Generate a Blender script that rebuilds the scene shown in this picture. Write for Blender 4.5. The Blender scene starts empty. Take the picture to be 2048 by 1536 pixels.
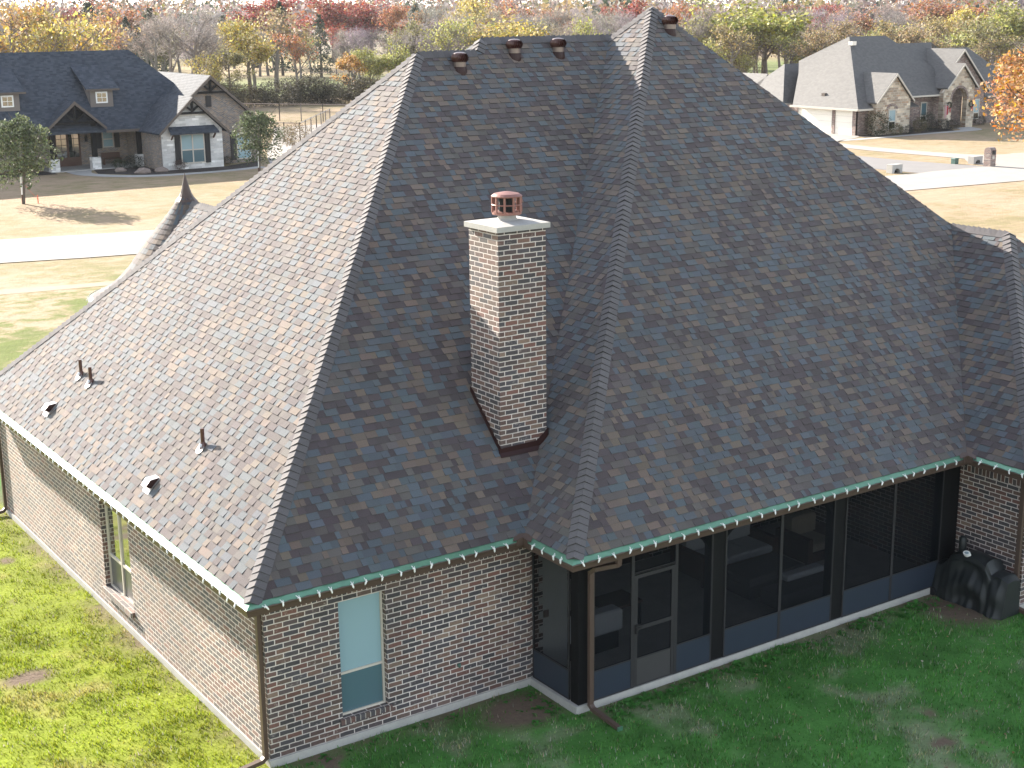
import bpy, math, random
import numpy as np
from mathutils import Vector, Matrix
R = math.radians
scene = bpy.context.scene
COL = scene.collection
# ------------------------------------------------------------------ camera
CP = np.array([-7.4545, -17.5418, 10.6096]); YAW, PIT, ROL, FPX = 0.5957, -0.2536, -0.0109, 2890.4
_f = np.array([math.sin(YAW)*math.cos(PIT), math.cos(YAW)*math.cos(PIT), math.sin(PIT)])
_r = np.array([math.cos(YAW), -math.sin(YAW), 0]); _u = np.cross(_r, _f)
_r2 = _r*math.cos(ROL)+_u*math.sin(ROL); _u2 = -_r*math.sin(ROL)+_u*math.cos(ROL)
cam = bpy.data.cameras.new("camera"); camo = bpy.data.objects.new("camera", cam); COL.objects.link(camo)
camo.matrix_world = Matrix([[_r2[0], _u2[0], -_f[0], CP[0]], [_r2[1], _u2[1], -_f[1], CP[1]], [_r2[2], _u2[2], -_f[2], CP[2]], [0, 0, 0, 1]])
cam.sensor_width = 36; cam.lens = 36*FPX/2048; cam.clip_start = .5; cam.clip_end = 6000
scene.camera = camo
# ------------------------------------------------------------------ light
SUN = Vector((-.154, .903, .400)).normalized()
w = bpy.data.worlds.new("World"); scene.world = w; w.use_nodes = True
nt = w.node_tree; sky = nt.nodes.new('ShaderNodeTexSky'); sky.sky_type = 'NISHITA'; sky.sun_disc = False
sky.sun_elevation = math.asin(SUN.z); sky.sun_rotation = math.atan2(SUN.x, SUN.y); sky.air_density = 1; sky.dust_density = .6; sky.ozone_density = 1
nt.nodes['Background'].inputs[1].default_value = .118
hsv = nt.nodes.new('ShaderNodeHueSaturation'); hsv.inputs['Saturation'].default_value = .5   # camera white balance set for open shade
nt.links.new(sky.outputs[0], hsv.inputs['Color']); nt.links.new(hsv.outputs[0], nt.nodes['Background'].inputs[0])
sl = bpy.data.lights.new("sun", 'SUN'); sl.energy = 5.0; sl.angle = R(.53); sl.color = (1, .91, .79)
so = bpy.data.objects.new("sun", sl); COL.objects.link(so); so.rotation_euler = SUN.to_track_quat('Z', 'Y').to_euler()
scene.view_settings.view_transform = 'Standard'; scene.view_settings.look = 'None'
scene.view_settings.exposure = 1.9; scene.view_settings.gamma = 1; scene.view_settings.use_curve_mapping = False
scene.cycles.max_bounces = 6; scene.cycles.transparent_max_bounces = 12; scene.cycles.volume_bounces = 0
scene.cycles.use_denoising = True
ZG = -.15
rng = random.Random(7); nrg = np.random.default_rng(11)

# ------------------------------------------------------------------ object helpers
ROOT = {}
def tag(o, label=None, cat=None, group=None, kind=None):
    for k, v in (('label', label), ('category', cat), ('group', group), ('kind', kind)):
        if v: o[k] = v
    return o
def thing(name, loc, label, cat, group=None):
    o = bpy.data.objects.new(name, None); COL.objects.link(o); o.location = loc; o.empty_display_size = .2
    ROOT[o.name] = Vector(loc)
    return tag(o, label, cat, group)
class MB:
    def __init__(s): s.v = []; s.f = []; s.c = []; s.m = []; s.mi = 0; s.col = None
    def face(s, pts, col=None):
        n = len(s.v); s.v += [tuple(p) for p in pts]; s.f.append(tuple(range(n, n+len(pts)))); s.c.append(col or s.col); s.m.append(s.mi)
    def box(s, x0, x1, y0, y1, z0, z1):
        P = [(x0, y0, z0), (x1, y0, z0), (x1, y1, z0), (x0, y1, z0), (x0, y0, z1), (x1, y0, z1), (x1, y1, z1), (x0, y1, z1)]
        for q in ((0, 3, 2, 1), (4, 5, 6, 7), (0, 1, 5, 4), (1, 2, 6, 5), (2, 3, 7, 6), (3, 0, 4, 7)): s.face([P[i] for i in q])
        return s
    def bar(s, a, b, w, h, up=(0, 0, 1)):
        a, b = Vector(a), Vector(b); d = (b-a).normalized(); up = Vector(up)
        if abs(d.dot(up)) > .98: up = Vector((0, 1, 0))
        x = d.cross(up).normalized()*w/2; z = x.cross(d).normalized()*h/2
        A = [a-x-z, a+x-z, a+x+z, a-x+z]; B = [p+(b-a) for p in A]
        s.face(A[::-1]); s.face(B)
        for i in range(4): j = (i+1) % 4; s.face([A[i], A[j], B[j], B[i]])
        return s
    def tube(s, path, rad, n=8, cap=True):
        path = [Vector(p) for p in path]; rad = rad if isinstance(rad, (list, tuple)) else [rad]*len(path)
        rings = []; ref = None
        for i, p in enumerate(path):
            d = (path[min(i+1, len(path)-1)]-path[max(i-1, 0)]).normalized()
            if ref is None: ref = Vector((1, 0, 0)) if abs(d.x) < .9 else Vector((0, 1, 0))
            x = (ref-d*ref.dot(d)).normalized(); ref = x; y = d.cross(x)
            rings.append([p+(x*math.cos(a)+y*math.sin(a))*rad[i] for a in (2*math.pi*k/n for k in range(n))])
        b = len(s.v); s.v += [tuple(q) for r_ in rings for q in r_]
        for i in range(len(rings)-1):
            for k in range(n):
                s.f.append((b+i*n+k, b+i*n+(k+1) % n, b+(i+1)*n+(k+1) % n, b+(i+1)*n+k)); s.c.append(s.col); s.m.append(s.mi)
        if cap:
            s.f.append(tuple(b+k for k in range(n))[::-1]); s.f.append(tuple(b+(len(rings)-1)*n+k for k in range(n))); s.c += [s.col]*2; s.m += [s.mi]*2
        return s
    def lathe(s, c, prof, n=20):
        return s.tube([(c[0], c[1], c[2]+z) for r_, z in prof], [r_ for r_, z in prof], n)
    def prism(s, poly, d):
        P = [Vector(p) for p in poly]; D = Vector(d); s.face(P); s.face([p+D for p in P][::-1])
        for i in range(len(P)): j = (i+1) % len(P); s.face([P[i], P[i]+D, P[j]+D, P[j]])
        return s
    def build(s, name, mat, parent=None, smooth=False, label=None):
        off = Vector((0, 0, 0)); q = parent
        while q is not None: off += ROOT.get(q.name, Vector((0, 0, 0))); q = q.parent
        me = bpy.data.meshes.new(name); me.from_pydata([(x-off.x, y-off.y, z-off.z) for x, y, z in s.v], [], s.f)
        mats = mat if isinstance(mat, (list, tuple)) else [mat]
        for m in mats: me.materials.append(m)
        if len(mats) > 1: me.polygons.foreach_set('material_index', s.m)
        if any(c is not None for c in s.c):
            a = me.color_attributes.new('tint', 'FLOAT_COLOR', 'CORNER'); d = []
            for f, c in zip(s.f, s.c): d += [*(c or (.5, .5, .5)), 1]*len(f)
            a.data.foreach_set('color', d)
        if smooth: me.polygons.foreach_set('use_smooth', [True]*len(me.polygons))
        me.validate(); me.update()
        o = bpy.data.objects.new(name, me); COL.objects.link(o); o.parent = parent
        if label: o['label'] = label
        return o
def single(mb, name, mat, label, cat, group=None, kind=None, smooth=False):
    o = mb.build(name, mat, None, smooth); return tag(o, label, cat, group, kind)
def npmesh(name, V, F, mat, colors=None, k=4, parent=None):
    me = bpy.data.meshes.new(name); me.vertices.add(len(V)); me.vertices.foreach_set('co', np.asarray(V, np.float32).ravel())
    me.loops.add(F.size); me.loops.foreach_set('vertex_index', F.ravel().astype(np.int32))
    me.polygons.add(len(F)); me.polygons.foreach_set('loop_start', np.arange(0, F.size, k, dtype=np.int32)); me.polygons.foreach_set('loop_total', np.full(len(F), k, np.int32))
    me.materials.append(mat); me.update(calc_edges=True)
    if colors is not None:
        a = me.color_attributes.new('tint', 'FLOAT_COLOR', 'POINT'); a.data.foreach_set('color', np.concatenate([colors, np.ones((len(colors), 1))], 1).astype(np.float32).ravel())
    o = bpy.data.objects.new(name, me); COL.objects.link(o); o.parent = parent
    return o
def copy_tree(o, parent=None):
    c = o.copy(); COL.objects.link(c); c.parent = parent
    if o.name in ROOT: ROOT[c.name] = ROOT[o.name]
    for ch in list(o.children): copy_tree(ch, c)
    return c
def move(o, loc): o.location = loc; ROOT[o.name] = Vector(loc); return o

# ------------------------------------------------------------------ material helpers
class NT:
    def __init__(s, name):
        s.mat = bpy.data.materials.new(name); s.mat.use_nodes = True; s.t = s.mat.node_tree; s.b = s.t.nodes['Principled BSDF']
    def n(s, ty, **kw):
        o = s.t.nodes.new(ty)
        for k, v in kw.items(): setattr(o, k, v)
        return o
    def put(s, sock, v):
        if isinstance(v, bpy.types.NodeSocket): s.t.links.new(v, sock)
        elif v is not None: sock.default_value = (*v, 1) if (isinstance(v, (tuple, list)) and sock.type == 'RGBA' and len(v) == 3) else v
    def m(s, op, a, b=None, c=None, clamp=False):
        o = s.n('ShaderNodeMath', operation=op, use_clamp=clamp); s.put(o.inputs[0], a); s.put(o.inputs[1], b); s.put(o.inputs[2], c); return o.outputs[0]
    def mix(s, f, a, b, mode='MIX'):
        o = s.n('ShaderNodeMix', data_type='RGBA', blend_type=mode); s.put(o.inputs[0], f); s.put(o.inputs[6], a); s.put(o.inputs[7], b); return o.outputs[2]
    def fmix(s, f, a, b):
        o = s.n('ShaderNodeMix', data_type='FLOAT'); s.put(o.inputs[0], f); s.put(o.inputs[2], a); s.put(o.inputs[3], b); return o.outputs[0]
    def vec(s, x, y, z=0):
        o = s.n('ShaderNodeCombineXYZ'); s.put(o.inputs[0], x); s.put(o.inputs[1], y); s.put(o.inputs[2], z); return o.outputs[0]
    def pos(s):
        g = s.n('ShaderNodeNewGeometry'); a = s.n('ShaderNodeSeparateXYZ'); b = s.n('ShaderNodeSeparateXYZ')
        s.t.links.new(g.outputs['Position'], a.inputs[0]); s.t.links.new(g.outputs['True Normal'], b.inputs[0]); s.P = g.outputs['Position']
        return a.outputs, b.outputs
    def noise(s, scale, v=None, detail=3, rough=.55):
        o = s.n('ShaderNodeTexNoise'); o.inputs['Scale'].default_value = scale; o.inputs['Detail'].default_value = detail; o.inputs['Roughness'].default_value = rough
        if v is None:
            if not hasattr(s, 'P'): s.P = s.n('ShaderNodeNewGeometry').outputs['Position']
            v = s.P
        s.put(o.inputs['Vector'], v); return o.outputs[0]
    def white(s, v):
        o = s.n('ShaderNodeTexWhiteNoise', noise_dimensions='3D'); s.put(o.inputs['Vector'], v); return o.outputs
    def ramp(s, f, stops, const=False):
        o = s.n('ShaderNodeValToRGB'); s.put(o.inputs[0], f); e = o.color_ramp.elements
        o.color_ramp.interpolation = 'CONSTANT' if const else 'LINEAR'
        while len(e) < len(stops): e.new(.5)
        for i, (p, c) in enumerate(stops): e[i].position = p; e[i].color = (*c, 1) if len(c) == 3 else c
        return o.outputs[0]
    def rng(s, v, a, b, c=0, d=1):
        o = s.n('ShaderNodeMapRange', interpolation_type='SMOOTHSTEP'); s.put(o.inputs[0], v)
        for i, q in enumerate((a, b, c, d)): o.inputs[i+1].default_value = q
        return o.outputs[0]
    def out(s, color=None, rough=None, height=None, dist=.01, spec=None, metal=None, strength=1):
        s.put(s.b.inputs['Base Color'], color); s.put(s.b.inputs['Roughness'], rough); s.put(s.b.inputs['Metallic'], metal); s.put(s.b.inputs['Specular IOR Level'], spec)
        if height is not None:
            bm = s.n('ShaderNodeBump'); bm.inputs['Distance'].default_value = dist; bm.inputs['Strength'].default_value = strength; s.put(bm.inputs['Height'], height); s.t.links.new(bm.outputs[0], s.b.inputs['Normal'])
        return s.mat
def simple(name, col, rough=.7, var=.15, scale=6, metal=0, spec=.4, bump=0):
    t = NT(name); n = t.noise(scale); n2 = t.noise(scale*9)
    k = t.m('ADD', t.m('MULTIPLY', t.m('ADD', n, -.5), var*2), t.m('MULTIPLY', t.m('ADD', n2, -.5), var))
    o = t.n('ShaderNodeHueSaturation'); t.put(o.inputs['Value'], t.m('ADD', k, 1.0)); t.put(o.inputs['Color'], col)
    return t.out(o.outputs[0], rough, n2 if bump else None, bump or .01, spec, metal)
def brick_mat(name, stops, mortar, L=.245, H=.081, mw=.006, vert=False, smear=.5, rough=.8, bump=.008, wob=.006):
    t = NT(name); p, nn = t.pos()
    isx = t.m('GREATER_THAN', t.m('ABSOLUTE', nn[0]), .6); isz = t.m('GREATER_THAN', t.m('ABSOLUTE', nn[2]), .6)
    j1 = t.m('MULTIPLY', t.m('ADD', t.noise(9, detail=2), -.5), wob*2.2); sh = t.n('ShaderNodeVectorMath', operation='ADD'); t.put(sh.inputs[0], t.P); sh.inputs[1].default_value = (7.3, 2.1, 5.7)
    j2 = t.m('MULTIPLY', t.m('ADD', t.noise(9, sh.outputs[0], detail=2), -.5), wob*2.2)
    u = t.m('ADD', t.fmix(isx, p[0], p[1]), j1); v = t.m('ADD', t.fmix(isz, p[2], p[1]), j2)
    if vert: u, v = v, u
    row = t.m('FLOOR', t.m('DIVIDE', v, H)); rr = t.white(t.vec(row, 3.1, isx))[0]
    uo = t.m('ADD', t.m('ADD', t.m('DIVIDE', u, L), t.m('MULTIPLY', t.m('MODULO', t.m('ABSOLUTE', row), 2), .5)), t.m('MULTIPLY', rr, .12))
    colm = t.m('FLOOR', uo); fu = t.m('MULTIPLY', t.m('FRACT', uo), L); fv = t.m('MULTIPLY', t.m('FRACT', t.m('DIVIDE', v, H)), H)
    e = t.m('MINIMUM', t.m('MINIMUM', fu, t.m('SUBTRACT', L, fu)), t.m('MINIMUM', fv, t.m('SUBTRACT', H, fv)))
    mask = t.rng(e, mw*.75, mw*1.35)
    w_ = t.white(t.vec(colm, row, t.m('ADD', isx, 5)))
    c = t.ramp(w_[0], stops, True)
    sp = t.n('ShaderNodeSeparateColor'); t.put(sp.inputs[0], w_[1])
    mott = t.noise(38, detail=4, rough=.7); hs = t.n('ShaderNodeHueSaturation')
    t.put(hs.inputs['Value'], t.m('ADD', t.m('MULTIPLY', sp.outputs[1], .5), t.m('ADD', .35, t.m('MULTIPLY', mott, .8)))); t.put(hs.inputs['Color'], c)
    sm = t.m('MULTIPLY', t.rng(t.noise(14, detail=5, rough=.75), .56, .72), t.m('MULTIPLY', t.rng(sp.outputs[2], .3, .95), smear))
    big = t.rng(t.noise(.55, detail=3), .35, .7, .82, 1.12); 
    c2 = t.mix(sm, hs.outputs[0], mortar); mo = t.n('ShaderNodeHueSaturation'); t.put(mo.inputs['Color'], mortar); t.put(mo.inputs['Value'], t.m('ADD', .72, t.m('MULTIPLY', t.noise(5), .5)))
    c3 = t.mix(mask, mo.outputs[0], c2); fin = t.n('ShaderNodeHueSaturation'); t.put(fin.inputs['Color'], c3); t.put(fin.inputs['Value'], big)
    h = t.m('ADD', mask, t.m('MULTIPLY', mott, .35))
    t.b.inputs['Sheen Weight'].default_value = .13; t.b.inputs['Sheen Roughness'].default_value = .55; t.b.inputs['Sheen Tint'].default_value = (1, .9, .8, 1)   # dusty fired clay
    return t.out(fin.outputs[0], rough, h, bump, .8)
def tint_mat(name, rough=.6, spec=.5, speck=70, amt=.5, bump=.004, sheen=0):
    t = NT(name); a = t.n('ShaderNodeAttribute', attribute_name='tint'); n = t.noise(speck, detail=2, rough=.8)
    big = t.noise(.7, detail=3); t.b.inputs['Sheen Weight'].default_value = sheen; t.b.inputs['Sheen Roughness'].default_value = .6; t.b.inputs['Sheen Tint'].default_value = (1, .95, .93, 1)
    hs = t.n('ShaderNodeHueSaturation'); t.put(hs.inputs['Color'], a.outputs['Color']); t.put(hs.inputs['Value'], t.m('MULTIPLY', t.m('ADD', 1-amt/2, t.m('MULTIPLY', n, amt)), t.m('ADD', .8, t.m('MULTIPLY', big, .4))))
    return t.out(hs.outputs[0], rough, n, bump, spec)
BR = [(0, (.10, .052, .044)), (.16, (.040, .034, .039)), (.34, (.13, .055, .042)), (.47, (.066, .046, .047)), (.62, (.125, .068, .05)), (.72, (.047, .041, .049)), (.85, (.11, .068, .054)), (.95, (.175, .115, .085))]
M = {}
M['brick'] = brick_mat('tumbled_brick', BR, (.64, .565, .525), mw=.0075)
M['soldier'] = brick_mat('soldier_brick', BR, (.64, .565, .525), vert=True, L=.26, H=.083)
M['rowlock'] = brick_mat('rowlock_brick', BR, (.5, .45, .4), vert=True, L=.4, H=.085)
M['brick_red'] = brick_mat('red_brick', [(0, (.16, .085, .07)), (.3, (.10, .06, .055)), (.55, (.2, .13, .11)), (.8, (.25, .2, .17))], (.4, .36, .33), L=.22, H=.078, smear=.2)
M['brick_tan'] = brick_mat('tan_brick', [(0, (.2, .15, .12)), (.25, (.13, .115, .115)), (.5, (.27, .19, .13)), (.75, (.17, .145, .135))], (.45, .42, .38), L=.22, H=.078, smear=.3)
M['stone'] = brick_mat('white_limestone', [(0, (.66, .64, .62)), (.3, (.72, .70, .68)), (.6, (.58, .56, .54)), (.85, (.75, .73, .7))], (.7, .68, .66), L=.5, H=.17, mw=.008, smear=.1, bump=.03, wob=.02)
M['stone_buff'] = brick_mat('buff_limestone', [(0, (.42, .34, .25)), (.25, (.52, .43, .32)), (.5, (.33, .26, .19)), (.7, (.56, .48, .37)), (.88, (.38, .26, .17))], (.5, .46, .4), L=.46, H=.2, mw=.01, smear=.1, bump=.03, wob=.03)
M['shingle'] = tint_mat('laminated_shingle', .82, .05, sheen=.27)
M['concrete'] = simple('concrete', (.37, .355, .335), .85, .22, 3, bump=.004)
M['roadc'] = simple('road_concrete', (.33, .305, .28), .9, .14, .6, spec=.1)
M['street'] = simple('street_concrete', (.21, .20, .195), .9, .14, .6, spec=.2)
M['gutter'] = simple('brown_gutter', (.085, .056, .044), .42, .15, 5)
M['guard'] = simple('green_guard', (.115, .265, .17), .32, .35, 4, metal=.35, spec=.6)
M['brownmetal'] = simple('brown_metal', (.085, .036, .03), .3, .15, 8, metal=.2, spec=.6)
M['redmetal'] = simple('dark_red_metal', (.032, .013, .012), .45, .2, 10, spec=.25)
M['neck'] = simple('tan_metal', (.20, .155, .135), .35, .1, 10, metal=.4)
M['palemetal'] = simple('bright_metal', (.55, .53, .52), .33, .1, 10, metal=.75, spec=.6)  # pale tone carries the sun glare on brown vent tops and flanges
M['copper'] = simple('weathered_copper', (.26, .125, .105), .5, .15, 9, metal=.25)
M['white'] = simple('white_plastic', (.78, .77, .74), .4, .04)
M['frame'] = simple('almond_vinyl', (.52, .47, .41), .5, .05)
M['black'] = simple('black_stain', (.008, .0085, .0095), .6, .3, 12, spec=.12)
M['alum'] = simple('bronze_alum', (.032, .031, .033), .5, .1, 8, spec=.25)
M['kick'] = simple('kick_panel', (.024, .033, .050), .4, .08, 4)
M['kickdoor'] = simple('door_panel', (.05, .048, .05), .45, .08, 4)
M['fabric'] = simple('pale_fabric', (.45, .47, .5), .9, .06, 10)
M['fabricdk'] = simple('grey_fabric', (.10, .10, .105), .9, .1, 10)
M['fabrictan'] = simple('tan_fabric', (.32, .27, .21), .9, .1, 10)
M['cover'] = simple('black_vinyl_cover', (.012, .015, .016), .5, .2, 7, spec=.5)
M['soffit'] = simple('soffit', (.12, .075, .055), .7, .1)
M['trimdk'] = simple('dark_trim', (.10, .08, .068), .7, .12, 5)
M['fascia'] = simple('cream_trim', (.5, .46, .4), .7, .06)
M['shutter'] = simple('black_shutter', (.012, .012, .014), .6, .2)
M['siding'] = simple('taupe_siding', (.17, .145, .13), .8, .05)
M['garage'] = simple('white_door', (.82, .78, .70), .6, .04)
M['bark'] = simple('bark', (.11, .09, .075), .95, .3, 5)
M['barkgrey'] = simple('grey_bark', (.17, .15, .14), .95, .3, 4)
M['mulch'] = simple('mulch', (.035, .027, .024), .95, .4, 5, bump=.03)
M['rock'] = simple('boulder', (.24, .19, .165), .9, .3, 5, bump=.03)
M['woodbrown'] = simple('brown_wood', (.09, .045, .03), .6, .2, 8)
M['dark'] = simple('dark_void', (.012, .012, .013), .9, .1)
M['orange'] = simple('orange_strap', (.6, .14, .07), .7, .1)
M['red'] = simple('red_ribbon', (.35, .02, .03), .7, .1)
M['wreath'] = simple('wreath_green', (.05, .05, .03), .9, .4, 20)
M['flagm'] = simple('faded_flag', (.5, .36, .36), .8, .3, 9)
M['greenbox'] = simple('green_cabinet', (.06, .12, .10), .5, .1)
def glass(name, col, rough=.05, spec=.8):
    t = NT(name); n = t.noise(1.2, detail=1); return t.out(col, rough, n, .004, spec)
M['glassdk'] = glass('dark_glass', (.012, .016, .018))
M['blindglass'] = glass('glass_over_pale_blind', (.26, .38, .42), .08, .7)
M['blindlow'] = glass('glass_over_dark_blind', (.08, .14, .165), .08, .7)
M['glassgrey'] = glass('grey_screen_glass', (.10, .10, .10), .25, .5)
M['glasspane'] = glass('far_pane', (.02, .035, .03), .04, 1); M['glasspane'].node_tree.nodes['Principled BSDF'].inputs['IOR'].default_value = 2.3
def screen_mat():
    t = NT('insect_screen'); tr = t.n('ShaderNodeBsdfTransparent'); tr.inputs[0].default_value = (1, 1, 1, 1); mx = t.n('ShaderNodeMixShader'); mx.inputs[0].default_value = .42
    t.b.inputs['Base Color'].default_value = (.006, .008, .011, 1); t.b.inputs['Roughness'].default_value = .7; t.b.inputs['Specular IOR Level'].default_value = .1
    o = t.t.nodes['Material Output']; t.t.links.new(tr.outputs[0], mx.inputs[1]); t.t.links.new(t.b.outputs[0], mx.inputs[2]); t.t.links.new(mx.outputs[0], o.inputs[0]); return t.mat
M['screen'] = screen_mat(); M['plaster'] = simple('pale_plaster', (.42, .43, .42), .9, .12, 4)
def wire_mat():
    t = NT('chain_link'); tr = t.n('ShaderNodeBsdfTransparent'); mx = t.n('ShaderNodeMixShader'); mx.inputs[0].default_value = .22
    t.b.inputs['Base Color'].default_value = (.12, .11, .10, 1)
    o = t.t.nodes['Material Output']; t.t.links.new(tr.outputs[0], mx.inputs[1]); t.t.links.new(t.b.outputs[0], mx.inputs[2]); t.t.links.new(mx.outputs[0], o.inputs[0]); return t.mat
M['wire'] = wire_mat()
def farroof(name, ca, cb, sp=.5):
    t = NT(name); p, nn = t.pos(); row = t.m('FLOOR', t.m('DIVIDE', p[2], .1)); isx = t.m('GREATER_THAN', t.m('ABSOLUTE', nn[0]), .4)
    u = t.m('FLOOR', t.m('ADD', t.m('MULTIPLY', t.fmix(isx, p[0], p[1]), 4), t.m('MULTIPLY', t.white(t.vec(row, 1, 1))[0], 9)))
    k = t.white(t.vec(u, row, isx))[0]; fr = t.rng(t.m('FRACT', t.m('DIVIDE', p[2], .1)), 0, .25)
    c = t.mix(t.m('ADD', t.m('MULTIPLY', k, .6), t.m('MULTIPLY', t.noise(2.5, detail=5, rough=.7), .4)), ca, cb)
    return t.out(c, .72 if sp < .5 else .64, fr, .02, sp)
M['roof_blue'] = farroof('charcoal_shingles', (.028, .036, .050), (.078, .089, .11), .08)
M['roof_grey'] = farroof('grey_shingles', (.07, .067, .065), (.115, .11, .105), .55)
M['roof_plain'] = farroof('plain_shingles', (.08, .08, .085), (.13, .12, .11))
# foliage colour comes from the object's own colour, varied leaf by leaf
def leaf_mat():
    t = NT('leaves'); oi = t.n('ShaderNodeObjectInfo'); a = t.n('ShaderNodeAttribute', attribute_name='tint'); sp = t.n('ShaderNodeSeparateColor'); t.put(sp.inputs[0], a.outputs['Color'])
    hs = t.n('ShaderNodeHueSaturation'); t.put(hs.inputs['Color'], oi.outputs['Color']); t.put(hs.inputs['Value'], t.m('ADD', .45, t.m('MULTIPLY', sp.outputs[0], 1.1))); t.put(hs.inputs['Hue'], t.m('ADD', .47, t.m('MULTIPLY', sp.outputs[1], .06))); t.put(hs.inputs['Saturation'], t.m('ADD', .65, t.m('MULTIPLY', sp.outputs[2], .5)))
    t.out(hs.outputs[0], .6, spec=.25)
    tl = t.n('ShaderNodeBsdfTranslucent'); t.put(tl.inputs[0], hs.outputs[0]); mx = t.n('ShaderNodeMixShader'); mx.inputs[0].default_value = .35
    o = t.t.nodes['Material Output']; t.t.links.new(t.b.outputs[0], mx.inputs[1]); t.t.links.new(tl.outputs[0], mx.inputs[2]); t.t.links.new(mx.outputs[0], o.inputs[0]); return t.mat
M['leaf'] = leaf_mat()
def grass_mat(name):
    t = NT(name); a = t.n('ShaderNodeAttribute', attribute_name='tint'); t.out(a.outputs['Color'], .65, spec=.2)
    tl = t.n('ShaderNodeBsdfTranslucent'); t.put(tl.inputs[0], a.outputs['Color']); mx = t.n('ShaderNodeMixShader'); mx.inputs[0].default_value = .3
    o = t.t.nodes['Material Output']; t.t.links.new(t.b.outputs[0], mx.inputs[1]); t.t.links.new(tl.outputs[0], mx.inputs[2]); t.t.links.new(mx.outputs[0], o.inputs[0]); return t.mat
M['grass'] = grass_mat('grass_blades')
M['soil'] = tint_mat('lawn_soil', .95, .15, 14, .6, .02)
def field_mat():
    t = NT('dormant_turf'); p, nn = t.pos(); n1 = t.noise(.09, detail=5, rough=.6); n2 = t.noise(.9, detail=5, rough=.7); n3 = t.noise(9, detail=3, rough=.8)
    st = t.noise(1.0, t.vec(t.m('MULTIPLY', p[0], .25), t.m('MULTIPLY', p[1], 2.2), 0), detail=4, rough=.7)
    c = t.mix(t.rng(t.m('ADD', t.m('MULTIPLY', n1, .55), t.m('MULTIPLY', n2, .45)), .40, .62), (.37, .27, .185), (.24, .20, .105))
    near = t.rng(p[1], 36, 50); gr = t.rng(t.m('ADD', t.m('MULTIPLY', n1, .5), t.m('MULTIPLY', n2, .5)), .40, .55)
    c = t.mix(t.m('MULTIPLY', t.m('MULTIPLY', t.m('SUBTRACT', 1, near), t.rng(p[0], 40, 22)), gr), c, (.115, .145, .03))
    far = t.m('MULTIPLY', t.rng(p[1], 148, 166), t.rng(p[1], 230, 190)); c = t.mix(t.m('MULTIPLY', far, .75), c, (.10, .16, .04))
    c = t.mix(t.m('MULTIPLY', t.rng(p[1], 210, 330), .7), c, (.27, .235, .09))
    hs = t.n('ShaderNodeHueSaturation'); t.put(hs.inputs['Color'], c); t.put(hs.inputs['Value'], t.m('ADD', t.m('ADD', .35, t.m('MULTIPLY', st, .6)), t.m('MULTIPLY', n3, .65)))
    return t.out(hs.outputs[0], .95, t.m('ADD', n3, n2), .06, .15)
M['field'] = field_mat()

# ================================================================== MAIN HOUSE
H, b, c, d = 2.65, 4.651, 1.284, 8.957
t1, hx, hy, t, wp = 7.160, 8.775, 7.392, 7.971, 1.443
wv = t-d/2; S2 = math.sqrt(2)
house = thing('brick_house', (0, 0, ZG), 'large brown brick house with steep multicoloured shingle roof and screened porch filling the picture', 'house')
PAL = [((.062, .077, .092), .31), ((.051, .040, .044), .30), ((.112, .085, .069), .18), ((.078, .069, .066), .21)]
def pick(r_):
    x = r_.random(); a = 0
    for col, w_ in PAL:
        a += w_
        if x < a: break
    k = r_.uniform(.88, 1.12); return tuple(q*k*r_.uniform(.96, 1.04) for q in col)
def clip(poly, cvx):
    out = poly; n = len(cvx); ar = sum(cvx[i][0]*cvx[(i+1) % n][1]-cvx[(i+1) % n][0]*cvx[i][1] for i in range(n)); sg = 1 if ar > 0 else -1
    for i in range(n):
        (ax, ay), (bx, by) = cvx[i], cvx[(i+1) % n]; ins = lambda p: sg*((bx-ax)*(p[1]-ay)-(by-ay)*(p[0]-ax))
        res = []
        for j in range(len(out)):
            P, Q = out[j], out[(j+1) % len(out)]; dp, dq = ins(P), ins(Q)
            if dp >= 0: res.append(P)
            if dp*dq < 0: s_ = dp/(dp-dq); res.append((P[0]+(Q[0]-P[0])*s_, P[1]+(Q[1]-P[1])*s_))
        out = res
        if len(out) < 3: return []
    return out
def tabs(mb, O, U, V, polys, seed, E=.127, base=True):
    r_ = random.Random(seed); O, U, V = Vector(O), Vector(U).normalized(), Vector(V).normalized(); N = U.cross(V)
    if N.z < 0: N = -N
    us = [p[0] for q in polys for p in q]; vs = [p[1] for q in polys for p in q]
    if base:
        for q in polys: mb.face([O+U*u+V*v-N*.012 for u, v in q], (.06, .06, .065))
    for k in range(int(max(vs)/E)+1):
        v0 = k*E; u = min(us)-r_.uniform(0, .4); up = r_.random() < .5
        while u < max(us):
            wd = r_.uniform(.075, .25) if up else r_.uniform(.075, .26); h = .017 if up else .006; col = pick(r_)
            rect = [(u, v0), (u+wd, v0), (u+wd, v0+E), (u, v0+E)]
            for q in polys:
                pl = clip(rect, q)
                if len(pl) < 3: continue
                top = [O+U*a+V*v+N*(h-(h-.001)*min(1, (v-v0)/E)) for a, v in pl]; mb.face(top, col)
                for i in range(len(pl)):
                    j = (i+1) % len(pl)
                    if pl[i][1] > v0+E-.001 and pl[j][1] > v0+E-.001: continue
                    mb.face([top[i], top[j], top[j]-N*h, top[i]-N*h], (.02, .019, .021))
            u += wd; up = not up
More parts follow.
